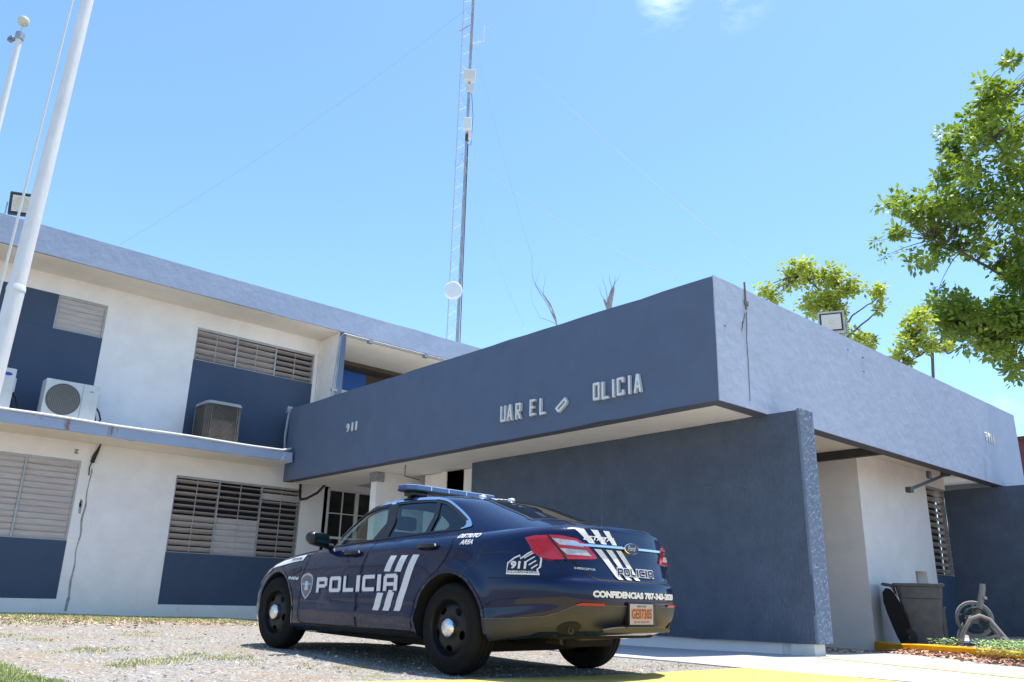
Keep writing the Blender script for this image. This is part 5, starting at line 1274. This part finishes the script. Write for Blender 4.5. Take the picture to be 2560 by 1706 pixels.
# chrome bar, oval badge
patch('chrome_bar', [[(25,1.047),(0,1.049),(-25,1.047),(-25,1.029),(0,1.031),(25,1.029)]], 'cyl', .026, CHR, (1.5, .02), trees=[SH], thick=.02)
hb = surf([SH], Vector((-4, 0, 1.04)), Vector((1, 0, 0))); zn = -hb[1] if hb[1].x > 0 else hb[1]
bm_ = frame(hb[0]+zn*.02, (0, -1, 0), (0, 0, 1)); bm_ = Matrix.Translation(hb[0]+zn*.02) @ Matrix(((0, 0, -1, 0), (-1, 0, 0, 0), (0, 1, 0, 0), (0, 0, 0, 1))) @ Matrix.Diagonal((1, .44, 1, 1))
m = MB(); m.lathe([(.085, -.02), (.098, 0), (.098, .012), (.090, .016), (.088, .010)], M=bm_, n=40); em = m.build('oval_badge', CHR, car, True)
m = MB(); m.lathe([(0, .012), (.089, .010)], M=bm_, n=40); m.build('badge_field', M_('badge_dark_blue', (.005, .012, .08), .3), em, True)
def text_on(txt, kind, u0, v0, u1, v1, h, mat, name, off=.007, bold=.02, shear=0, parent=None, trees=None, cell=.03, flip=None):
    """text from (u0, v0) to (u1, v1) along its baseline in the projection plane, h tall"""
    b = fit_text(txt, 0, 1, 0, 1, bold, shear)
    for v in b.verts:
        s, t = v.co.x, v.co.y; v.co = Vector((u0+(u1-u0)*s, v0+(v1-v0)*s+h*t, 0))
    cutgrid(b, cell); project(b, kind, off, trees or [SH])
    return mesh_obj(name, b, mat, parent or car)
m = MB(); b = fit_text('Ford', -.055, .055, -.022, .03, .01, .35)
for v in b.verts: v.co = bm_ @ Vector((v.co.x, v.co.y/.44*.8, .0135))
mesh_obj('badge_script', b, M_('badge_silver', (.5, .5, .52), .3, .6), em)
# stripes on the trunk
def stripe(y0, y1, w, z0, z1, parts=None):
    """slanted band from (y0, z0) at the top to (y1, z1) at the bottom, w wide"""
    q = []; n = 6
    return [[(y0, z0), (y0-w, z0), (y1-w, z1), (y1, z1)]]
off_y = 0
for k, (yt, yb, wt, wb, zb) in enumerate(((.585, .212, .076, .060, .795), (.450, .100, .072, .059, .795), (.322, -.010, .070, .058, .797))):
    pieces = []
    # splits: the word on the lid's upper edge and the chrome bar
    for za, zb_ in ((1.168, 1.118), (1.118, 1.060), (1.018, .79)):
        f0 = (1.185-za)/(1.185-zb); f1 = (1.185-zb_)/(1.185-zb)
        a = yt+(yb-yt)*f0; b = yt+(yb-yt)*f1
        pieces.append([(a, za), (a-wt, za), (b-wb, zb_), (b, zb_)])
    patch('trunk_stripe', pieces, 'rear', .0065, DEC, .02, trees=[SH])
GRO = M_('word_outline_white', (.6, .6, .62), .5)
NAVD = M_('navy_vinyl', (.006, .012, .06), .4)
# squarish police lettering made of straight strokes: cells 0..1
def sq_letter(ch):
    T = .27; Tw = .24
    Sx = {'P': [(0,0,Tw,1),(Tw,1-T,.86,1),(.76,.42,1,.93),(Tw,.32,.86,.32+T*.8)],
          'O': [(0,.08,Tw,.92),(1-Tw,.08,1,.92),(.08,1-T*.85,.92,1),(.08,0,.92,T*.85)],
          'L': [(0,0,Tw,1),(Tw,0,1,T*.85)], 'I': [(.0,0,1,1)],
          'C': [(0,.08,Tw,.92),(.08,1-T*.85,1,1),(.08,0,1,T*.85)],
          'A': [(0,0,Tw,.9),(1-Tw,0,1,.9),(.1,1-T*.85,.9,1),(Tw,.30,1-Tw,.30+T*.75)]}
    return Sx[ch]
def sq_word(u0, v0, u1, v1, h0, h1, kind, mat, name, off, grow=0, cell=.03, widths=None, parent=None):
    word = 'POLICIA'; wd_ = widths or {'P': 1, 'O': 1.05, 'L': .92, 'I': .30, 'C': 1.0, 'A': 1.08}; gap = .22
    tot = sum(wd_[c] for c in word)+gap*(len(word)-1); s = 0; objs = []
    for c in word:
        w = wd_[c]/tot; polys = []
        for a, b_, c2, d in sq_letter(c):
            def P(x, y):
                f = s+w*x; return (u0+(u1-u0)*f, v0+(v1-v0)*f+(h0+(h1-h0)*f)*y)
            gx = grow/abs(u1-u0)/w; gy = grow/h0
            polys.append([P(a-gx, b_-gy), P(c2+gx, b_-gy), P(c2+gx, d+gy), P(a-gx, d+gy)])
        o = []
        for i, pl in enumerate(polys):
            o.append(pl)
        bmx = bmesh.new()
        for i, pl in enumerate(o):
            t = project(flat_bm([pl], cell), kind, off+.00012*i, [SH]); me = bpy.data.meshes.new('t'); t.to_mesh(me); t.free(); bmx.from_mesh(me); bpy.data.meshes.remove(me)
        objs.append(mesh_obj(name, bmx, mat, parent or car, True)); s += w+gap/tot
    return objs
sq_word(.20, .825, -.275, .820, .056, .058, 'rear', GRO, 'letter_outline', .0085, .006)
sq_word(.20, .825, -.275, .820, .056, .058, 'rear', NAVD, 'trunk_letter', .0105)
text_on('ESTATAL', 'rear', .515, 1.083, .18, 1.083, .034, GRO, 'trunk_word', .0095, .03, .3, cell=.02)
text_on('INTERCEPTOR', 'rear', .62, .855, .44, .85, .016, M_('badge_grey_blue', (.35, .42, .5), .4), 'model_word', .006, .02)
text_on('CONFIDENCIAS 787-343-2020', 'rear', .520, .652, -.535, .648, .052, DEC, 'phone_lettering', .006, .065, cell=.03)
text_on('9406', 'top', .36, .115, .13, .125, .065, DEC, 'roof_number', .010, .05, trees=[GB])
# side graphics on both sides
for kind, sg in (('side', 1), ('sideR', -1)):
    def U(x): return x
    U0, U1 = (2.017, .685) if sg == 1 else (.685, 2.017)
    # three slanted bars, open behind the word
    def bar(xt, xb, w, pieces):
        q = []
        for z0, z1 in pieces:
            f = lambda z: xt+(xb-xt)*(.942-z)/(.942-.462)
            q.append([(f(z0), z0), (f(z0)-w, z0), (f(z1)-w, z1), (f(z1), z1)])
        return q
    hh = .942
    for pc_ in (bar(.852, 1.035, .094, ((.940, .800), (.612, .458)))+bar(.690, .880, .094, ((.943, .800), (.640, .461)))): patch('door_stripe', [pc_], kind, .0065, DEC, .04, trees=[SH])
    patch('door_stripe', bar(.525, .715, .092, ((.948, .466),)), kind, .0065, DEC, .04, trees=[SH])
    sq_word(U0, .582 if sg == 1 else .638, U1, .638 if sg == 1 else .582, .146, .146, kind, NAVD, 'door_letter_outline', .0085, .014)  # navy vinyl outline printed round the door letters
    sq_word(U0, .582 if sg == 1 else .638, U1, .638 if sg == 1 else .582, .146, .146, kind, DEC, 'door_letter', .0105)
    # shield
    c = (2.210, .640); hw, hh2 = .112, .130
    sh = [(-.8,.82),(-.4,.93),(0,1.0),(.4,.93),(.8,.82),(1.0,.62),(.98,.1),(.8,-.35),(.45,-.72),(0,-1.0),(-.45,-.72),(-.8,-.35),(-.98,.1),(-1.0,.62)]
    sc = lambda s_: [(c[0]+x*hw*s_, c[1]+z*hh2*s_) for x, z in sh]
    b0 = patch('door_shield', [sc(1)], kind, .0065, M_('shield_silver', (.42, .42, .38), .4, var=.25, vscale=60), .03, trees=[SH])
    patch('shield_field', [sc(.84)], kind, .0078, M_('shield_dark', (.13, .135, .15), .5, var=.5, vscale=50), .03, b0, trees=[SH])
    patch('shield_emblem', [[(c[0]-.085, c[1]+.01), (c[0]+.085, c[1]+.01), (c[0]+.075, c[1]+.032), (c[0]-.075, c[1]+.032)]], kind, .009, M_('shield_blue', (.2, .32, .55), .5, var=.3, vscale=60), .03, b0, trees=[SH])
    patch('shield_emblem', [[(c[0]-.03, c[1]-.04), (c[0]+.03, c[1]-.04), (c[0]+.022, c[1]+.05), (c[0]-.022, c[1]+.045)]], kind, .0096, M_('shield_white', (.5, .52, .55), .5, var=.3, vscale=60), .03, b0, trees=[SH])
    text_on('9406', kind, 2.59 if sg == 1 else 2.385, .695, 2.385 if sg == 1 else 2.59, .695, .034, DEC, 'fender_number', .006, .04, .2*sg)
    text_on('DISTRITO', kind, .005 if sg == 1 else -.27, 1.085, -.27 if sg == 1 else .005, 1.088, .036, DEC, 'district_lettering', .006, .04, .25)
    text_on('AREA', kind, -.068 if sg == 1 else -.225, 1.030, -.225 if sg == 1 else -.068, 1.032, .040, DEC, 'district_lettering', .006, .04, .25)
    # emergency number emblem with a raised hand in outline
    o = patch('emergency_emblem', ribbon_poly([(-.635,.806),(-.640,.885),(-.69,.925),(-.735,.945),(-.745,.92),(-.80,.962),(-.84,.985),(-.885,.955),(-.905,.92),(-.905,.86),(-.885,.842),(-.908,.806)], .013), kind, .0065, DEC, .03, trees=[SH])
    text_on('911', kind, -.665 if sg == 1 else -.80, .842, -.80 if sg == 1 else -.665, .842, .060, DEC, 'emblem_number', .007, .045, parent=o)
    text_on('EMERGENCIA', kind, -.645 if sg == 1 else -.90, .815, -.90 if sg == 1 else -.645, .815, .014, DEC, 'emblem_word', .007, .03, parent=o)
    for k in range(4):
        patch('emblem_finger', ribbon_poly([(-.775-.022*k, .925-.026*k), (-.842-.014*k, .968-.030*k)], .010, False), kind, .0072, DEC, .03, o, trees=[SH])
    # hood side decal
    hd = patch('hood_side_decal', [[(3.14,.800),(3.05,.838),(2.85,.886),(2.60,.925),(2.38,.950),(2.40,.893),(2.60,.872),(2.85,.835)]], kind, .006, DEC, .03, trees=[SH])
    text_on('ESTATAL', kind, 2.66 if sg == 1 else 2.43, .890, 2.43 if sg == 1 else 2.66, .905, .022, NAVD, 'decal_word', .008, .03, .3, parent=hd)
    # fender vent
    patch('fender_vent', [[(2.62,.80),(2.42,.83),(2.38,.80),(2.40,.775),(2.50,.76)]], kind, .004, CBLK, .03, trees=[SH])
    # side marker groove
    patch('quarter_groove', ribbon_poly([(-.33,.958),(-.40,.965),(-.6,.968),(-.70,.966)], .014, False), kind, .002, M_('groove_dark', (.003, .005, .02), .3), .03, trees=[SH])
# reflectors in the bumper
for sg in (1, -1):
    patch('bumper_reflector', [[(sg*.66,.592),(sg*.60,.612),(sg*.42,.610),(sg*.40,.592)]], 'rear', .0135, REDD, .03, trees=[SH])
# licence plate and recess
m = MB(); M0 = Matrix(((0, 0, -1, -1.258), (-1, 0, 0, -.005), (0, 1, 0, .535), (0, 0, 0, 1)))
m.box(-.158, .20, -.085, .088, -.04, .006, .004, M=M0); m.build('plate_recess', CBLK, car)
m = MB(); m.box(-.152, .152, -.077, .077, .009, .012, .001, M=M0); pl = m.build('licence_plate', M_('plate_pinkish_white', (.36, .31, .29), .4, var=.1, vscale=30), car)
m = MB(); m.quad(*[M0 @ Vector(p) for p in ((-.135, -.038, .0128), (.135, -.038, .0128), (.135, .045, .0128), (-.135, .045, .0128))]); m.build('plate_centre', M_('plate_orange_print', (.50, .20, .06), .5, var=.2, vscale=40), pl)
for txt, x0, x1, y0, y1, mm_ in (('GE07305', -.13, .13, -.034, .04, M_('plate_letter_brown', (.10, .04, .03), .5)), ('PUERTO RICO', -.06, .06, .053, .068, M_('plate_letter_navy', (.03, .03, .08), .5)), ('ISLA DEL ENCANTO', -.1, .1, -.066, -.050, M_('plate_letter_red', (.35, .06, .05), .5))):
    b = fit_text(txt, x0, x1, y0, y1, .02)
    for v in b.verts: v.co = M0 @ Vector((v.co.x, v.co.y, .0138))
    mesh_obj('plate_lettering', b, mm_, pl)
m = MB(); m.tube([M0 @ Vector((-.2, -.098, .02)), M0 @ Vector((.2, -.098, .02))], .006, 6); m.build('plate_light_strip', TRIM, car, True)
# diffuser, exhausts, mufflers and underbody
m = MB()
y0, y1 = .43, -.43; sec = []
for k in range(15):
    y = y0+(y1-y0)*k/14; e = 1-(abs(y)/.43)**4
    sec.append([(-1.235+.03*(y/.43)**2-.012*e, y, .442-.02*(1-e)), (-1.24-.03*e, y, .436-.02*(1-e)), (-1.235-.02*e, y, .40), (-1.17, y, .388)])
rs = [[m.bm.verts.new(p) for p in s_] for s_ in sec]
for a, b in zip(rs, rs[1:]):
    for k in range(3): m.bm.faces.new((a[k], a[k+1], b[k+1], b[k]))
m.build('rear_diffuser', TRIM, car, True, 30)
for sg in (1, -1):
    hc = surf([SH], Vector((-4, sg*.63, .425)), Vector((1, 0, 0)))[0]
    m = MB(); Mx = Matrix.Translation((hc.x-.012, sg*.63, .425)) @ Matrix(((0, 0, -1, 0), (-1, 0, 0, 0), (0, 1, 0, 0), (0, 0, 0, 1))) @ Matrix.Rotation(R(-8*sg), 4, 'Y')
    m.bm.free(); patch('exhaust_opening', [[(sg*.63+.075*math.cos(a*.3142), .43+.042*math.sin(a*.3142)) for a in range(20)]], 'rear', .0145, WELL, .02, trees=[SH])
    m = MB(); m.lathe([(.020, .003), (.030, .008), (.026, .010), (.016, .005)], M=Mx @ Matrix.Translation((.0, -.018, 0)), n=20); m.build('exhaust_tip', M_('sooty_pipe', (.05, .04, .035), .5, .6, var=.3), car, True)
    m = MB(); m.lathe([(0, -.15), (.07, -.145), (.095, -.12), (.10, 0), (.095, .12), (.07, .145), (0, .15)], M=Matrix.Translation((-.90, sg*.52, .448)) @ Matrix.Rotation(R(90), 4, 'X'), n=28)
    o = m.build('muffler', M_('tan_muffler_steel', (.32, .24, .15), .45, .6, var=.25, vscale=8), car, True, 40)
m = MB(); m.tube([(-.9, .42, .36), (-.8, .2, .33), (-.75, -.1, .33), (-.88, -.42, .36)], .025, 8); m.tube([(-.7, .3, .30), (.2, .15, .25), (2.4, .1, .22)], .03, 8); m.build('exhaust_pipe', M_('dull_pipe', (.10, .08, .06), .5, .6, var=.3), car, True)
m = MB(); m.box(-.05, 3.4, -.60, .60, .17, .30, .02); m.box(-.12, .12, -.7, .7, .28, .40, .02); m.box(-.95, -.05, -.60, .60, .33, .45, .03); m.box(-.75, -.15, -.3, .3, .25, .36, .05); m.build('underbody', WELL, car)
# wheels
def wheel(x, y, sg, steer=0):
    Wm = Matrix.Translation((x, y, .363)) @ Matrix.Rotation(R(steer), 4, 'Z') @ Matrix.Rotation(R(-90*sg), 4, 'X')   # local z outward
    p = empty('wheel', (0, 0, 0), parent=car); 
    m = MB(); hw = .122
    prof = [(.232, -hw), (.262, -hw-.004), (.31, -hw+.002), (.340, -hw+.016), (.354, -hw+.030), (.362, -hw+.055)]
    t = prof+[(.363, -hw+.07)]
    groove = []
    for g in (-.05, 0, .05): groove += [(.3635, g-.006), (.355, g-.004), (.355, g+.004), (.3635, g+.006)]
    prof2 = prof+groove+[(r, -h) for r, h in reversed(prof)]
    m.lathe(prof2+[(.225, hw-.01), (.225, -hw+.01)], M=Wm, n=72, close=True)
    for rr in (.30, .275): m.lathe([(rr-.0015, hw+.0025), (rr, hw+.0045), (rr+.0015, hw+.0025)], M=Wm, n=64)
    t_ = m.build('tyre', TYRE, p, True, 30)
    m = MB(); m.lathe([(.232, hw-.03), (.236, hw-.004), (.230, hw-.001), (.222, hw-.010), (.214, hw-.030), (.212, hw-.045), (.206, hw-.056), (.19, hw-.044), (.165, hw-.032), (.13, hw-.026), (.10, hw-.032), (.075, hw-.036), (0, hw-.036), (0, hw-.10), (.20, hw-.10), (.225, hw-.08)], M=Wm, n=64, close=False)
    bmesh.ops.recalc_face_normals(m.bm, faces=m.bm.faces); ro = tmp_obj(m.bm, [RIM]); 
    o = m2 = None
    cs = []
    for k in range(5):
        a = 2*math.pi*k/5+math.pi/2+(.0 if sg > 0 else .3); c = MB(); Hm = Wm @ Matrix.Rotation(a, 4, 'Z') @ Matrix.Translation((.158, 0, 0)) @ Matrix.Diagonal((.72, 1.05, 1, 1)); c.lathe([(0, -.02), (.036, -.02), (.036, .2), (0, .2)], M=Hm, n=20); bmesh.ops.recalc_face_normals(c.bm, faces=c.bm.faces); cs.append(tmp_obj(c.bm, [WELL]))
    try: boolean(ro, cs)
    except Exception as e: print('rim', e)
    me = ro.data; b = bmesh.new(); b.from_mesh(me)
    for f in b.faces: f.smooth = True
    b.normal_update()
    for e in b.edges:
        if len(e.link_faces) == 2 and e.calc_face_angle(0) > R(35): e.smooth = False
    b.to_mesh(me); b.free(); ro.name = 'rim'; me.name = 'rim'; ro.parent = p
    m = MB(); m.lathe([(.078, hw-.036), (.080, hw-.005), (.074, hw+.010), (.055, hw+.020), (.03, hw+.025), (0, hw+.027)], M=Wm, n=36); m.build('hub_cap', M_('bright_hub_cap', (.68, .68, .68), .14, 1.0, var=.25, vscale=40, bump=.6, bscale=45, bdist=.01), p, True, 60)
    m = MB(); m.lathe([(.20, -.11), (.19, .0), (.20, .02), (0, .02)], M=Wm, n=32); m.build('brake_drum', WELL, p, True)
    return p
wheel(0, .818, 1); wheel(2.868, .818, 1, 2); wheel(0, -.818, -1); wheel(2.868, -.818, -1, 2)
# light bar
lb = MB()
LBX, LBZ = 1.20, 1.600
def barsec(x0, x1, y0, y1, z0, z1, mat, name, ch=.07, parent=None):
    m = MB(); pts = [(x0+ch, y0), (x1-ch, y0), (x1, y0+ch*1.3), (x1, y1-ch*1.3), (x1-ch, y1), (x0+ch, y1), (x0, y1-ch*1.3), (x0, y0+ch*1.3)]
    m.prism(pts, Matrix.Identity(4), z0, z1); 
    return m.build(name, mat, parent or car, False)
LBR = barsec(1.06, 1.34, -.62, .62, 1.588, 1.602, CBLK, 'light_bar_base')
lens = barsec(1.065, 1.335, -.615, .615, 1.600, 1.642, BLUL, 'light_bar_lens', parent=LBR)
barsec(1.075, 1.325, -.605, .605, 1.642, 1.650, SILV, 'light_bar_lid', parent=LBR)
for y in (-.35, -.12, .12, .35):
    m = MB(); m.box(1.0645, 1.3355, y-.006, y+.006, 1.601, 1.6435); m.build('lens_divider', SILV, lens)
m = MB()
for sg in (1, -1):
    m.tube([(1.2, sg*.44, 1.60), (1.2, sg*.47, 1.54), (1.2, sg*.52, 1.525)], .03, 8); m.box(1.12, 1.28, sg*.44-.09, sg*.44+.09, 1.545, 1.59, .01)
m.build('light_bar_foot', CBLK, car, True)
patch('roof_hook_strap', [[(1.29,1.445),(1.22,1.445),(1.22,1.515),(1.29,1.515)]], 'side', .008, SILV, .02, trees=[GB])
# roof pucks and whip aerial on the trunk
for x, y in ((.33, -.06), (.35, .30)):
    z = surf([GB], Vector((x, y, 4)), Vector((0, 0, -1)))[0].z
    m = MB(); m.lathe([(.038, -.01), (.038, .016), (.03, .026), (0, .030)], M=Matrix.Translation((x, y, z)), n=20); m.build('roof_antenna', SILV, car, True)
h = surf([SH], Vector((-.48, -.45, 4)), Vector((0, 0, -1)))[0]
m = MB(); m.lathe([(.03, 0), (.03, .01), (.015, .03), (0, .03)], M=Matrix.Translation(h), n=14); m.tube([h+Vector((0, 0, .02)), h+Vector((0, 0, .14))], .007, 8); m.tube([h+Vector((0, 0, .14)), h+Vector((0, 0, .17))], .011, 8); m.tube([h+Vector((0, 0, .17)), h+Vector((0, 0, .52))], .0028, 6); m.build('trunk_aerial', M_('aerial_dark', (.10, .10, .11), .4, .6), car, True)
# mirrors
for sg in (1, -1):
    m = MB(); c = Vector((2.0, sg*1.03, 1.10))
    pr = [(-.0, .0), (.10, -.062), (.125, .0), (.115, .07), (.03, .095)]
    secs = []
    for k, (yy, s_) in enumerate(((-.12, .70), (-.10, .92), (0, 1.0), (.07, .92), (.11, .6), (.122, .3))):
        ring_ = []
        for j in range(20):
            a = 2*math.pi*j/20; sx = .075*math.cos(a); sz = .072*math.copysign(abs(math.sin(a))**.9, math.sin(a))
            ring_.append(m.bm.verts.new((c.x+sx*s_, c.y+sg*yy, c.z+sz*s_+.10*yy)))
        secs.append(ring_)
    for a, b in zip(secs, secs[1:]):
        for j in range(20): f = m.bm.faces.new((a[j], a[(j+1) % 20], b[(j+1) % 20], b[j])); f.smooth = True
    m.bm.faces.new(secs[0]); m.bm.faces.new(secs[-1])
    m.tube([(2.02, sg*.84, 1.03), (2.01, sg*.93, 1.045), (2.0, sg*1.0, 1.06)], [.035, .028, .03], 8)
    mr_ = m.build('door_mirror', CBLK, car, True, 50)
    m = MB(); m.box(1.908, 1.913, min(sg*.955, sg*1.12), max(sg*.955, sg*1.12), 1.05, 1.155, .0); m.build('mirror_glass', M_('dark_mirror_glass', (.10, .11, .13), .08, 1.0), mr_)
# nose: headlamps and grille (out of sight from behind, seen from a step aside)
for sg in (1, -1):
    hp = [(3.36,.715),(3.25,.80),(3.05,.825),(3.12,.76)]
    patch('headlamp', [hp], 'side' if sg > 0 else 'sideR', .008, CLRL, .04, trees=[SH])
patch('grille', [[(-.5,.66),(.5,.66),(.46,.50),(.35,.44),(-.35,.44),(-.46,.50)]], 'front', .006, CBLK, .05, trees=[SH])
patch('grille', [[(-.62,.36),(.62,.36),(.5,.27),(-.5,.27)]], 'front', .006, CBLK, .05, trees=[SH])
for sg in (1, -1): patch('headlamp', [[(sg*.84,.74),(sg*.80,.64),(sg*.58,.60),(sg*.60,.68)]], 'front', .007, CLRL, .03, trees=[SH])
for z in (.50,.55,.60): patch('chrome_grille_bar', ribbon_poly([(-.47,z),(.47,z)], .012, False), 'front', .012, CHR, .05, trees=[SH])
# seats and partition seen through the glass
m = MB()
for x in (1.45,):
    for y in (.36, -.36): m.box(x-.09, x+.06, y-.22, y+.22, .9, 1.20, .05); m.box(x-.06, x+.03, y-.12, y+.12, 1.22, 1.36, .04)
m.build('front_seat', INTR, car)
